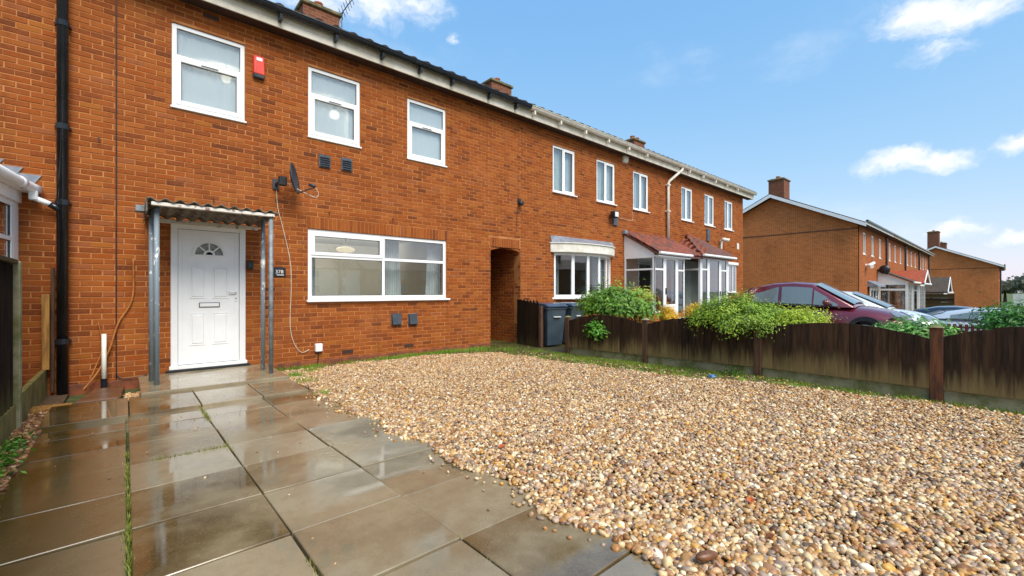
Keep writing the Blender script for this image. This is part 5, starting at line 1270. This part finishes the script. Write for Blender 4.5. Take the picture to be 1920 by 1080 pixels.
def pebbles(name, P, size, sub, label, pal=GPAL, pw=GW_):
    n = len(P); v, f = ico(sub) if sub >= 0 else (np.array([(1, 0, 0), (-1, 0, 0), (0, 1, 0), (0, -1, 0), (0, 0, 1), (0, 0, -1.)]), np.array([(0, 2, 4), (2, 1, 4), (1, 3, 4), (3, 0, 4), (2, 0, 5), (1, 2, 5), (3, 1, 5), (0, 3, 5)])); nv = len(v)
    q = rng.normal(size=(n, 4)); q /= np.linalg.norm(q, axis=1, keepdims=True)
    # mostly lying flat: random yaw, small tilt
    yaw = rng.uniform(0, 2 * np.pi, n); tilt = rng.normal(size=(n, 2)) * .38
    s = size[:, None] * np.stack([rng.uniform(.48, .68, n), rng.uniform(.36, .52, n), rng.uniform(.26, .42, n)], 1)
    lump = 1 + rng.normal(size=(n, nv)) * (.085 if sub else .1)
    V = v[None] * lump[..., None] * s[:, None, :]
    cx, sx_ = np.cos(tilt[:, 0])[:, None], np.sin(tilt[:, 0])[:, None]
    y = V[..., 1] * cx - V[..., 2] * sx_; z = V[..., 1] * sx_ + V[..., 2] * cx; V[..., 1], V[..., 2] = y, z
    cy_, sy_ = np.cos(tilt[:, 1])[:, None], np.sin(tilt[:, 1])[:, None]
    x = V[..., 0] * cy_ + V[..., 2] * sy_; z = -V[..., 0] * sy_ + V[..., 2] * cy_; V[..., 0], V[..., 2] = x, z
    cz_, sz_ = np.cos(yaw)[:, None], np.sin(yaw)[:, None]
    x = V[..., 0] * cz_ - V[..., 1] * sz_; y = V[..., 0] * sz_ + V[..., 1] * cz_; V[..., 0], V[..., 1] = x, y
    V = (V + P[:, None, :]).reshape(-1, 3)
    F = (f[None] + (np.arange(n) * nv)[:, None, None]).reshape(-1, 3)
    C = pal[rng.choice(len(pal), n, p=pw)]; C = C.copy(); C[:, :3] *= rng.uniform(.66, 1.14, n)[:, None]
    C = np.repeat(C, len(f), axis=0)
    return tag(npmesh(name, V, 3, F, 'pebble', C, smooth=True), label, 'gravel', kind='stuff')
def spread_pts(x0, x1, y0, y1, sp):
    gx, gy = np.meshgrid(np.arange(x0, x1, sp), np.arange(y0, y1, sp), indexing='ij')
    p = np.stack([gx.ravel(), gy.ravel()], 1); return p + rng.uniform(-.55, .55, p.shape) * sp
def lf_noise(x, y): return .5 * np.sin(x * 2.1 + 1.3 * np.sin(y * 1.7)) + .5 * np.sin(y * 2.7 + 1.1 * np.sin(x * 2.3 + 2))
p = spread_pts(1.5, 6.75, -9.6, -.04, .0192)
x, y = p[:, 0], p[:, 1]
edge = 1.75 + .05 * lf_noise(x * 3, y * 2.2) + .04 * np.sin(y * 7) + np.where(y > -2.4, .06, 0) - np.clip((-y - 6.0), 0, 3) * .03
right = 5.95 + np.clip((-y - 4.6) * .22, 0, .62) + .06 * lf_noise(x * 2, y * 3)
far = -.22 + .16 * lf_noise(x * 2.3, y) - np.clip(x - 4.9, 0, 2) * .75
dens = np.clip((x - edge) / .05, 0, 1) * np.clip((right - x) / .12, 0, 1) * np.clip((far - y) / .1, 0, 1)
keep = (rng.random(len(p)) < dens) & ~((x < 1.80) & (y > -2.36))
scat = (rng.random(len(p)) < .05) & (x > edge - .1) & (x < right + .5) & (y < far + .1) & (x < 6.75)
p = p[keep | scat]; x, y = p[:, 0], p[:, 1]
size = np.clip(rng.lognormal(math.log(.0285), .28, len(p)), .014, .06)
z = np.vectorize(gz)(x, y) - .014 + rng.uniform(0, .018, len(p)) + .008 * lf_noise(x * 1.3, y * 1.1)
on = x < 1.82; z[on] = np.maximum(z[on], np.vectorize(gz)(x[on], y[on]) + size[on] * .2)
P = np.stack([x, y, z], 1); dist = np.hypot(x, y - CAMY)
near = dist < 2.5; midd = (dist >= 2.5) & (dist < 5.0); farr = dist >= 5.0
pebbles('gravel', P[near], size[near], 1, 'cream and tan rounded pebbles of the front drive, nearest the road end of the path')
pebbles('gravel', P[midd], size[midd], 0, 'cream and tan rounded pebbles in the middle of the front drive')
pebbles('gravel', P[farr], size[farr] * 1.1, -1, 'cream and tan pebbles of the front drive towards the house')
# grit on the slabs, dead leaf scraps among the pebbles
q_ = np.stack([rng.uniform(-.55, 1.75, 150), rng.uniform(-7.5, -2.5, 150)], 1); q_ = q_[rng.random(150) < .25 + .5 * (q_[:, 0] > 1.3)]
pebbles('grit', np.stack([q_[:, 0], q_[:, 1], np.vectorize(gz)(q_[:, 0], q_[:, 1]) + .006], 1), rng.uniform(.008, .022, len(q_)), 0, 'loose grit and small stones scattered over the slabs', GPAL, GW_)
m_ = 420; q_ = np.stack([rng.uniform(1.9, 6.5, m_), rng.uniform(-8.8, -.3, m_)], 1); q_[:200, 0] = 6.25 - np.abs(rng.normal(size=200)) * .5
P_ = np.stack([q_[:, 0], q_[:, 1], np.vectorize(gz)(q_[:, 0], q_[:, 1]) + .016], 1); lp_ = np.array([S(120, 70, 36), S(150, 84, 36), S(92, 58, 34), S(168, 110, 56)])
tag(leafmesh('leaf_scraps', P_, rng.normal(size=(m_, 3)) * .35 + np.array([0, 0, 1.]), .045, lp_[rng.integers(0, 4, m_)], None, .6), 'brown dead leaf scraps scattered over the gravel', 'leaf litter', kind='stuff')
# litter and pebbles at the left edge
p = spread_pts(-.74, -.58, -6.5, -1.3, .03); zz_ = np.vectorize(gz)(p[:, 0], p[:, 1]) - .01 + rng.uniform(0, .015, len(p))
LP = np.array([S(150, 104, 62), S(120, 76, 44), S(176, 130, 84), S(96, 62, 38), S(190, 156, 116)])
pebbles('leaf_litter', np.stack([p[:, 0], p[:, 1], zz_], 1), np.full(len(p), .045), 0, 'brown leaf litter and pebbles along the left edge of the path', LP, np.full(5, .2))
p = spread_pts(.0, .14, -1.42, -.9, .03); pebbles('stone_patch', np.stack([p[:, 0], p[:, 1], np.full(len(p), -.085)], 1), np.full(len(p), .04), 0, 'small patch of pebbles beside the door step', GPAL, GW_)
# single things lying on the drive
def ground_at(u, v, z=0.0):
    t = FOC * (CAMZ - z) / (v - V0); a = (u - 960) / FOC; return t * (SY + a * CY), CAMY + t * (CY - a * SY)
x, y = ground_at(1325, 1047, .02); v_, f_ = ico(2)
a_ = R(-25); mb = MB().add([(x + (q[0] * .058) * math.cos(a_) - q[1] * .024 * math.sin(a_), y + q[0] * .058 * math.sin(a_) + q[1] * .024 * math.cos(a_), .032 + q[2] * .02) for q in v_], [tuple(q) for q in f_])
tag(mb.build('oblong_stone', 'pebble_brown', None, smooth=True), 'large smooth brown oblong stone lying on the gravel', 'stone')
for (u, v, lab) in ((1408, 946, 'curled orange leaf on the gravel towards the road'), (942, 843, 'small orange red leaf on the gravel near the slabs'), (1608, 748, 'orange brown leaf on the gravel near the orange fence post')):
    x, y = ground_at(u, v, gz(0, ground_at(u, v)[1])); g = gz(x, y) + .022; s = .035
    tag(MB().add([(x - s, y - s * .4, g), (x, y - s * .6, g + .012), (x + s, y, g + .004), (x, y + s * .6, g + .016), (x - s * .9, y + s * .3, g + .008), (x, y, g + .003)], [(0, 1, 5), (1, 2, 5), (2, 3, 5), (3, 4, 5), (4, 0, 5)]).build('fallen_leaf', 'dead_leaf', None), lab, 'leaf')
x, y = ground_at(1334, 708, -.03); tag(MB().hexa([(x - .04, y - .03, gz(x, y) - .01), (x + .03, y - .04, gz(x, y) - .01), (x + .04, y + .02, gz(x, y) - .01), (x - .02, y + .04, gz(x, y) - .01)], [(x - .035, y - .02, gz(x, y) + .02), (x + .03, y - .03, gz(x, y) + .03), (x + .03, y + .02, gz(x, y) + .02), (x - .02, y + .03, gz(x, y) + .035)]).build('blue_scrap', mat('blue_plastic', S(120, 170, 214), S(80, 130, 190), 20, .4), None), 'small pale blue scrap of litter by the fence', 'litter')

# ------------------------------------------------------------------ cars
def car(loc, rz, paint, label, L=4.2, W=1.78, Hr=1.56, group=None, near=True):
    t = thing('parked_car', (0, 0, 0), label, 'car', group)
    # local: +y is the front
    hw = W / 2; f0, r0 = L / 2, -L / 2
    st = [  # y, half width low, half width belt, z bottom, z shoulder/top edge, z centre
        (r0, .80, .74, .45, .92, .95), (r0 + .10, .92, .86, .30, 1.02, 1.05), (r0 + .6, 1., .95, .22, 1.06, 1.09), (-.6, 1., .96, .20, 1.03, 1.06), (.4, 1., .96, .20, 1.00, 1.03),
        (f0 - 1.25, 1., .93, .20, .98, 1.03), (f0 - .7, 1., .86, .22, .92, .985), (f0 - .25, .93, .76, .26, .80, .87), (f0 - .04, .80, .62, .36, .66, .72), (f0, .70, .5, .42, .56, .60)]
    vs = []; nC = 9
    for (y, a, b, z0_, zs_, zc) in st:
        a *= hw; b *= hw; zm = (z0_ + zs_) / 2
        vs += [(-a * .9, y, z0_), (-a, y, z0_ + .12), (-a * 1.0, y, zm), (-b, y, zs_), (0, y, zc), (b, y, zs_), (a, y, zm), (a, y, z0_ + .12), (a * .9, y, z0_)]
    fs = [(i * nC + k, i * nC + k + 1, (i + 1) * nC + k + 1, (i + 1) * nC + k) for i in range(len(st) - 1) for k in range(nC - 1)]
    fs += [tuple(range(nC))[::-1], tuple(range((len(st) - 1) * nC, len(st) * nC))]
    fs += [((i + 1) * nC, (i + 1) * nC + nC - 1, i * nC + nC - 1, i * nC) for i in range(len(st) - 1)]
    body = MB().add(vs, fs).build('body', paint, t, smooth=True, origin=(0, 0, 0)); sm = body.modifiers.new('sub', 'SUBSURF'); sm.levels = 2; sm.render_levels = 2
    # cabin
    ys_ = [r0 + .10, r0 + .62, -.85, -.35, .10, f0 - 1.08]; zt_ = [1.10, Hr - .15, Hr - .02, Hr, Hr - .045, 1.03]
    zbelt = [1.02, 1.04, 1.02, 1.0, .99, .985]
    wb = [.80, .92, .95, .955, .95, .90]; wt = [.74, .74, .77, .78, .76, .84]
    vs = []
    for y, zt__, zb__, b, tp in zip(ys_, zt_, zbelt, wb, wt):
        vs += [(-b * hw, y, zb__ - .03), (-tp * hw, y, zt__ - .05), (-tp * hw * .6, y, zt__), (tp * hw * .6, y, zt__), (tp * hw, y, zt__ - .05), (b * hw, y, zb__ - .03)]
    fs = [(i * 6 + k, i * 6 + k + 1, (i + 1) * 6 + k + 1, (i + 1) * 6 + k) for i in range(5) for k in range(5)] + [tuple(range(6))[::-1], tuple(range(30, 36))]
    cab = MB().add(vs, fs).build('cabin', paint, t, smooth=True, origin=(0, 0, 0))
    b_ = cab.modifiers.new('bev', 'BEVEL'); b_.width = .03; b_.segments = 2; b_.limit_method = 'ANGLE'; b_.angle_limit = R(22)
    def lerp_tab(y, tab): return float(np.interp(y, ys_, tab))
    def side(y, h, s, off=.012):
        zb__, zt__ = lerp_tab(y, zbelt) - .03, lerp_tab(y, zt_) - .05; b, tp = lerp_tab(y, wb) * hw, lerp_tab(y, wt) * hw
        return (s * (b + (tp - b) * h + off), y, zb__ + (zt__ - zb__) * h)
    for s in (-1, 1):
        for (ya, yb, ha, hb) in ((r0 + .72, -.72, .62, .86), (-.64, .12, .86, .86), (.16, f0 - 1.42, .82, .60)):
            n = 6; v_ = []; 
            for k in range(n + 1):
                y = ya + (yb - ya) * k / n; hh = ha + (hb - ha) * k / n
                v_ += [side(y, .10, s), side(y, hh, s)]
            MB().add(v_, [(2 * k, 2 * k + 2, 2 * k + 3, 2 * k + 1) for k in range(n)]).build('side_window', 'car_glass', t)
        MB().add([side(y, h, s, .02) for y in np.linspace(r0 + .6, f0 - 1.4, 10) for h in (.03, .09)], [(2 * k, 2 * k + 2, 2 * k + 3, 2 * k + 1) for k in range(9)]).build('belt_trim', 'dark_plastic', t)
        m = MB().lathe([(.0 + .02, -.1), (.085, -.06), (.1, .02), (.07, .07)], (0, 0, 0), 12, 'y'); m.v = [(p[0] * 1.3 + s * (hw + .1), p[1] + f0 - 1.62, p[2] * .85 + 1.08) for p in m.v]
        mo = m.build('mirror', paint, t, smooth=True); MB().tube([(s * hw * .93, f0 - 1.55, 1.02), (s * (hw + .06), f0 - 1.6, 1.06)], .03, 6).build('mirror_arm', 'dark_plastic', mo)
        hl = MB().add([(s * hw * .55, f0 - .13, .70), (s * hw * .88, f0 - .33, .74), (s * hw * .90, f0 - .42, .84), (s * hw * .62, f0 - .28, .80)], [(0, 1, 2, 3)]); hl.v = [(p[0] * 1.02, p[1] + .07, p[2]) for p in hl.v]
        h_ = hl.build('headlight', 'steel', t); so3 = h_.modifiers.new('thick', 'SOLIDIFY'); so3.thickness = .03
        for y in (r0 + .78, f0 - .82):
            w_ = MB().lathe([(.2, -.1), (.30, -.1), (.325, -.07), (.325, .07), (.30, .1), (.2, .1)], (s * (hw - .08), y, .325), 24, 'x').build('wheel', 'rubber', t)
            MB().lathe([(.02, -.112), (.2, -.112), (.21, -.09), (.21, .09), (.2, .112), (.02, .112)], (s * (hw - .08), y, .325), 20, 'x').build('rim', 'steel', w_)
            MB().lathe([(.33, -.02), (.40, -.02), (.40, .02), (.33, .02)], (s * (hw - .0), y, .335), 24, 'x').build('wheel_arch', 'dark_plastic', t)
        bx('tail_light', 'red_box', t, s * hw * .80 - .06, s * hw * .80 + .06, r0 - .0, r0 + .1, .86, 1.0, .02)
    def fw_(h, x, a=4, b=5):
        y = ys_[b] + (ys_[a] - ys_[b]) * h; z = (zbelt[b] + .075) + ((zt_[a] - .0) - (zbelt[b] + .055)) * h; w = (wt[b] * .97 + (wt[a] * .88 - wt[b] * .97) * h) * hw
        return (x * w, y + (.03 if a == 4 else -.03), z - .05 * abs(x) ** 3 + .02)
    g = [fw_(h, x) for h in np.linspace(.02, .95, 6) for x in np.linspace(-1, 1, 9)]
    MB().add(g, [(i * 9 + k, i * 9 + k + 1, (i + 1) * 9 + k + 1, (i + 1) * 9 + k) for i in range(5) for k in range(8)]).build('windscreen', 'car_glass', t, smooth=True)
    g = [fw_(h, x, 1, 0) for h in np.linspace(.1, .9, 5) for x in np.linspace(-1, 1, 7)]
    MB().add(g, [(i * 7 + k, i * 7 + k + 1, (i + 1) * 7 + k + 1, (i + 1) * 7 + k) for i in range(4) for k in range(6)]).build('rear_window', 'car_glass', t, smooth=True)
    for xw in (-.45, .15): MB().tube([(xw, f0 - 1.16, 1.06), (xw + .28, f0 - 1.30, 1.15), (xw + .5, f0 - 1.32, 1.16)], .01, 5).build('wiper', 'dark_plastic', t)
    bx('grille', 'dark_plastic', t, -hw * .42, hw * .42, f0 - .06, f0 + .01, .44, .58, .02); bx('number_plate', 'white_print', t, -.26, .26, f0 + .0, f0 + .02, .36, .43)
    bx('rear_bumper', 'dark_plastic', t, -hw * .8, hw * .8, r0 - .02, r0 + .15, .3, .5, .04)
    move(t, loc, rz); return t
car((15.1, -4.5, gz(15.1, -4.5)), R(180), 'maroon', 'maroon parked car behind the bright green shrub', 4.25, 1.8, 1.66)
car((18.1, -4.75, gz(18.1, -4.6)), R(180), 'white_car', 'white parked car beyond the maroon car', 4.3, 1.8, 1.56)
car((25.4, -7.2, gz(25.4, -7.2)), R(180), 'navy', 'dark blue parked car in front of the far brick gable', 4.2, 1.78, 1.72)
car((22.2, -8.3, gz(22.2, -8)), R(180), 'pale_car', 'pale silver parked car behind the dark evergreen shrub', 4.2, 1.78, 1.40)

# picket fences between the drives
def picket(name, x, y0_, y1_, z, label, h=.8):
    t = thing(name, (x, (y0_ + y1_) / 2, gz(x, y0_)), label, 'fence'); n = int(abs(y1_ - y0_) / .13)
    for k in range(n):
        y = y0_ + (y1_ - y0_) * (k + .5) / n; g = gz(x, y)
        p = MB().prism([(y - .04, g), (y + .04, g), (y + .04, g + h - .06), (y, g + h), (y - .04, g + h - .06)], 'x', x, x + .02).build('picket', 'picket', t)
        MB().prism([(y - .041, g + h - .075), (y + .041, g + h - .075), (y + .041, g + h - .059), (y, g + h + .004), (y - .041, g + h - .059)], 'x', x - .002, x + .022).build('white_tip', 'white_print', p)
    for z in (.2, .55): bx('rail', 'picket', t, x + .021, x + .05, min(y0_, y1_), max(y0_, y1_), gz(x, y0_) + z, gz(x, y0_) + z + .06)
picket('picket_fence', 8.6, -4.1, -5.2, 0, 'low red picket fence with white tips between golden conifer and shrub', .82)
picket('picket_fence', 20.0, -5.2, -9.0, 0, 'long low red picket fence with white tips beyond the white car', .74)

# ------------------------------------------------------------------ second and third blocks down the street
def block(x0, widths, y0, half, ze, zr, base, names, win_h=1.2, over=.45):
    x = x0; roots = []
    for i, w in enumerate(widths):
        t = thing('brick_house', (x + w / 2, y0 + half, base), names[i], 'house'); roots.append(t)
        wins = [(x + w * f - .42, x + w * f + .42, ze - 1.75, ze - .45) for f in (.2, .48, .77)]
        mb = MB()
        for s, e, a, b in cut(x, x + w, base, ze, wins): mb.box(s, e, y0, y0 + .25, a, b)
        mb.build('front_wall', 'brick_far', t)
        sh = MB().box(x, x + w, y0 + 2 * half - .25, y0 + 2 * half, base, ze)
        poly = [(y0 + .251, base), (y0 + 2 * half - .251, base), (y0 + 2 * half - .251, ze), (y0 + half, zr - .12), (y0 + .251, ze)]
        sh.build('rear_wall', 'brick_far', t)
        if i == 0: 
            MB().prism([(y0, base), (y0 + 2 * half, base), (y0 + 2 * half, ze), (y0 + half, zr - .12), (y0, ze)], 'x', x - .02, x + .25).build('gable_wall', 'brick_gable_lit', t)
            bx('string_course', 'brick_stack', t, x - .035, x - .019, y0, y0 + 2 * half, ze - .38, ze - .3)
        if i == len(widths) - 1: MB().prism(poly, 'x', x + w - .25, x + w).build('gable_wall', 'brick_gable_lit', t)
        xa = x - (over if i == 0 else 0); xb = x + w + (over if i == len(widths) - 1 else 0)
        k = (zr - ze) / half
        rf = MB().prism([(y0 - .42, ze - .42 * k + .12), (y0 + half, zr + .12), (y0 + half, zr), (y0 - .42, ze - .42 * k)], 'x', xa, xb)
        rf.prism([(y0 + half + .001, zr + .12), (y0 + 2 * half + .42, ze - .42 * k + .12), (y0 + 2 * half + .42, ze - .42 * k), (y0 + half + .001, zr)], 'x', xa, xb)
        roof = rf.build('roof', 'tile_dark', t)
        if i == 0:
            for a, b in ((y0 - .44, y0 + half), (y0 + 2 * half + .44, y0 + half)):
                za, zb_ = ze - .42 * k + .06, zr + .06
                MB().hexa([(xa - .03, a, za - .2), (xa - .001, a, za - .2), (xa - .001, b, zb_ - .2), (xa - .03, b, zb_ - .2)], [(xa - .03, a, za), (xa - .001, a, za), (xa - .001, b, zb_), (xa - .03, b, zb_)]).build('bargeboard', 'upvc', roof)
        bx('soffit', 'soffit', t, xa, xb, y0 - .4, y0 - .001, ze - .17, ze - .15)
        bx('fascia', 'upvc' if i == 0 else 'fascia', t, xa, xb, y0 - .43, y0 - .401, ze - .2, ze + .0)
        bx('gutter', 'black_pipe', t, xa, xb, y0 - .54, y0 - .431, ze - .08, ze + .03, .02)
        for wn_ in wins:
            glazing('window', t, (wn_[0], y0 + .03), (wn_[1], y0 + .03), wn_[2], wn_[3], (.42,), (), fw=.09, glass='glass_dim', sill=True)
            wavy(t, 'net_curtain', wn_[0], wn_[1], y0 + .2, wn_[2], wn_[3], 'net', .02, 20, 5)
        MB().tube([(x + w - .15, y0 - .08, base), (x + w - .15, y0 - .08, ze - .15)], .06, 8).build('downpipe', 'black_pipe', t)
        x += w
    return roots
B2 = block(31.3, [8.6, 8.6, 8.6, 7.9], -2.6, 4.4, 5.15, 7.32, -1.6, ['brick end house with plain gable wall and tall chimney, beyond the drive', 'brick house in the far terrace behind the orange roofed porch', 'brick house in the far terrace beside the dark roofed porch', 'last brick house of the far terrace, against the third gable'])
chimney(B2[0], 31.3 + .9, 8.55, y=-2.6 + 4.4 - .1, w=1.1, d=.9, pots=2, base=6.6)
B3 = block(78, [9, 9], -7.6, 5.4, 4.35, 6.9, -2.2, ['distant brick gable end house with two chimney stacks', 'farthest brick house behind the distant gable'])
chimney(B3[0], 79.2, 9.0, y=-1.9, w=1.3, d=1.1, pots=2, base=6.2); chimney(B3[1], 90, 8.3, y=-1.9, w=1.8, d=1.0, pots=3, base=6.2)
# porches of the second block
def far_porch(x0, x1, y0, z0_, ze, ztop, d, m, label, gable=False):
    t = thing('far_porch', ((x0 + x1) / 2, y0 - d / 2, z0_), label, 'porch')
    glazing('side_window', t, (x0, y0 - .01), (x0, y0 - d), z0_ + 1.05, ze, (), (ze - .45,), fw=.14, glass='glass_dim')
    bx('base_panel', 'upvc', t, x0 + .01, x1 - .01, y0 - d + .01, y0 - .01, z0_, z0_ + 1.049)
    glazing('front_window', t, (x0 + .001, y0 - d), (x1, y0 - d), z0_ + 1.05, ze, ((x1 - x0) * .3, (x1 - x0) * .65), (), fw=.14, glass='glass_dim')
    bx('gutter', 'upvc', t, x0 - .1, x1 + .1, y0 - d - .36, y0 - d - .252, ze - .06, ze + .05, .02)
    if gable:
        xm_ = (x0 + x1) / 2
        MB().prism([(x0 - .2, ze - .05), (xm_, ztop), (x1 + .2, ze - .05), (x1 + .2, ze + .06), (xm_, ztop + .12), (x0 - .2, ze + .06)], 'y', y0 - d - .25, y0 - .004).build('roof', m, t)
        MB().prism([(x0, ze + .001), (x1, ze + .001), (xm_, ztop - .02)], 'y', y0 - d, y0 - d + .06).build('gable_panel', 'upvc', t)
        MB().prism([(x0 - .22, ze - .08), (xm_, ztop - .03), (x1 + .22, ze - .08), (x1 + .22, ze + .08), (xm_, ztop + .14), (x0 - .22, ze + .08)], 'y', y0 - d - .29, y0 - d - .251).build('bargeboard', 'upvc', t)
        return t
    MB().prism([(y0 - .005, ze + .001), (y0 - d, ze + .001), (y0 - d, ze + .05), (y0 - .005, ztop - .05)], 'x', x0, x0 + .06).build('side_panel', 'upvc', t)
    MB().prism([(y0 - d - .25, ze - .04), (y0 - .004, ztop), (y0 - .004, ztop + .09), (y0 - d - .25, ze + .05)], 'x', x0 - .1, x1 + .1).build('roof', m, t)
    return t
far_porch(37.0, 39.6, -2.6, -1.45, 1.75, 2.55, 1.5, 'tile_dark', 'white glazed porch with dark sloping roof on the far terrace')
far_porch(40.4, 43.4, -2.6, -1.45, 1.7, 2.55, 1.7, 'red_clay', 'white glazed porch with bright orange tiled roof on the far terrace', True)
far_porch(47.0, 50.6, -2.6, -1.45, 1.1, 2.2, 2.4, 'tile_dark', 'low porch with dark slate roof beyond the orange roofed porch', True)
bw_ = thing('bay_window', (35.1, -2.8, .2), 'small white window with grey blue flat canopy on the far gable house', 'window')
glazing('casement', bw_, (33.9, -2.75), (36.4, -2.75), .2, 1.45, (.8, 1.7), (), fw=.12, glass='glass_dim'); MB().prism([(-2.601, 1.85), (-3.1, 1.55), (-3.1, 1.46), (-2.601, 1.46)], 'x', 33.8, 36.5).build('canopy', 'lead', bw_)
dk = thing('satellite_dish', (36.9, -2.9, 2.55), 'black satellite dish beside the far white porch', 'satellite dish')
MB().lathe([(.02, 0), (.15, .03), (.29, .08), (.29, .095), (.15, .045), (.02, .015)], (36.6, -3.0, 2.6), 20, 'x').build('reflector', 'dark_plastic', dk, smooth=True); MB().tube([(36.9, -2.59, 2.6), (36.62, -3.0, 2.6)], .04, 6).build('arm', 'dark_plastic', dk)
x, z = 33.3, 2.75; s = thing('security_camera', (x, -2.6, z), 'white twin lamp fitting on the corner of the far gable house', 'security light')
MB().tube([(x, -2.59, z), (x, -2.8, z), (x + .3, -2.95, z + .15)], .09, 8).build('lamp_head', 'upvc', s); MB().tube([(x, -2.75, z), (x - .25, -2.95, z - .1)], .11, 8).build('lamp_head', 'upvc', s)
# dark board fence between second and third block
bf = thing('board_fence', (44, -5.2, -1), 'dark brown horizontal board fence beside the orange roofed porch', 'fence')
for k in range(8): bx('board', 'fence_left', bf, 45.2, 45.24, -5.7, -3.3, -1.4 + k * .3, -1.4 + k * .3 + .285)
for y in (-5.7, -4.5, -3.4): bx('post', 'post_old', bf, 45.25, 45.35, y, y + .1, -1.5, 1.0)
# far trees and a pale wall at the end of the street
def far_tree(x, y, h, r, label):
    t = thing('far_tree', (x, y, -1.5), label, 'tree', 'trees at the end of the street')
    n = 700; d = rng.normal(size=(n, 3)); d /= np.linalg.norm(d, axis=1, keepdims=True); P = np.array([x, y, h * .6]) + d * np.array([r, r, h * .42]) * rng.uniform(.5, 1.05, n)[:, None]
    pal = np.array([S(120, 122, 96), S(96, 100, 78), S(140, 140, 118)]); leafmesh('crown', P, d + rng.normal(size=(n, 3)) * .4, .9, pal[rng.integers(0, 3, n)], t, .6, origin=(x, y, 0))
    MB().tube([(x, y, -1.5), (x, y, h * .5)], [.35, .15], 8).build('trunk', 'bark', t)
for k in range(9): far_tree(150 + 6 * (k % 3), -26 + k * 3.6, 3.6 + (k * 37 % 5) * .5, 3.2, 'bare grey green tree low on the horizon')
tag(bx('pale_wall', 'render_white', None, 118, 118.4, -34, -9, -1.6, .7), 'long pale rendered wall at the end of the street', 'wall')

# ------------------------------------------------------------------ the other side of the road (seen in the window glass)
for i, (x, w, m) in enumerate(((-34, 16, 'brick_far'), (-17, 16, 'render_white'), (0, 16, 'brick_far'), (17, 16, 'render_white'), (34, 16, 'brick_far'), (51, 16, 'render_white'))):
    y1_, y0_ = -72.0, -80.0; lab = ['brick house across the road, well beyond the side porch', 'pale rendered house across the road, facing the left neighbour', 'brick house across the road, facing the white door', 'white rendered house across the road, facing the bow window', 'brick house across the road, facing the far drive', 'pale rendered house across the road, facing the far terrace'][i]
    t = thing('opposite_house', (x + w / 2, -76, -.1), lab, 'house')
    wins = [(x + w * f - .7, x + w * f + .7, z, z + 1.3) for f in (.2, .5, .8) for z in (1.0, 3.6)]
    mb = MB()
    for s, e, a, b in cut(x, x + w, -.15, 5.4, wins): mb.box(s, e, y1_ - .25, y1_, a, b)
    mb.build('front_wall', m, t); MB().box(x, x + .25, y0_, y1_ - .251, -.15, 5.4).box(x + w - .25, x + w, y0_, y1_ - .251, -.15, 5.4).box(x + .25, x + w - .25, y0_, y0_ + .25, -.15, 5.4).build('side_walls', m, t)
    MB().prism([(y0_ - .4, 5.2), (-76, 7.2), (y1_ + .4, 5.2), (y1_ + .4, 5.4), (-76, 7.4), (y0_ - .4, 5.4)], 'x', x - .2, x + w + .2).build('roof', 'tile_brown', t)
    for wn_ in wins: glazing('window', t, (wn_[1], y1_ - .03), (wn_[0], y1_ - .03), wn_[2], wn_[3], (.7,), (), fw=.09, glass='car_glass')
    chimney(t, x + w * .3, 8.6, y=-76, base=6.5)
# bare trees across the road
for k, x in enumerate((-8, 6, 13)):
    t = thing('bare_tree', (x, -27.5, -.1), 'bare branched street tree across the road', 'tree', 'street trees across the road'); mb = MB()
    mb.tube([(x, -27.5, -.1), (x + .1, -27.5, 2.2), (x, -27.4, 3.6)], [.2, .15, .1], 8); mb.build('trunk', 'bark', t); b2 = MB()
    for q in range(26):
        a = rng.uniform(0, 6.28); z = rng.uniform(1.9, 3.6); l = rng.uniform(.8, 2.2); e = (x + math.cos(a) * l * .7, -27.5 + math.sin(a) * l * .7, z + l)
        b2.tube([(x + .05, -27.48, z), ((x + e[0]) / 2 + .1, (-27.5 + e[1]) / 2, z + l * .45), e], [.05, .03, .008], 5)
    b2.build('branches', 'bark', t)
for o in bpy.data.objects:
    if '_w' in o: del o['_w']
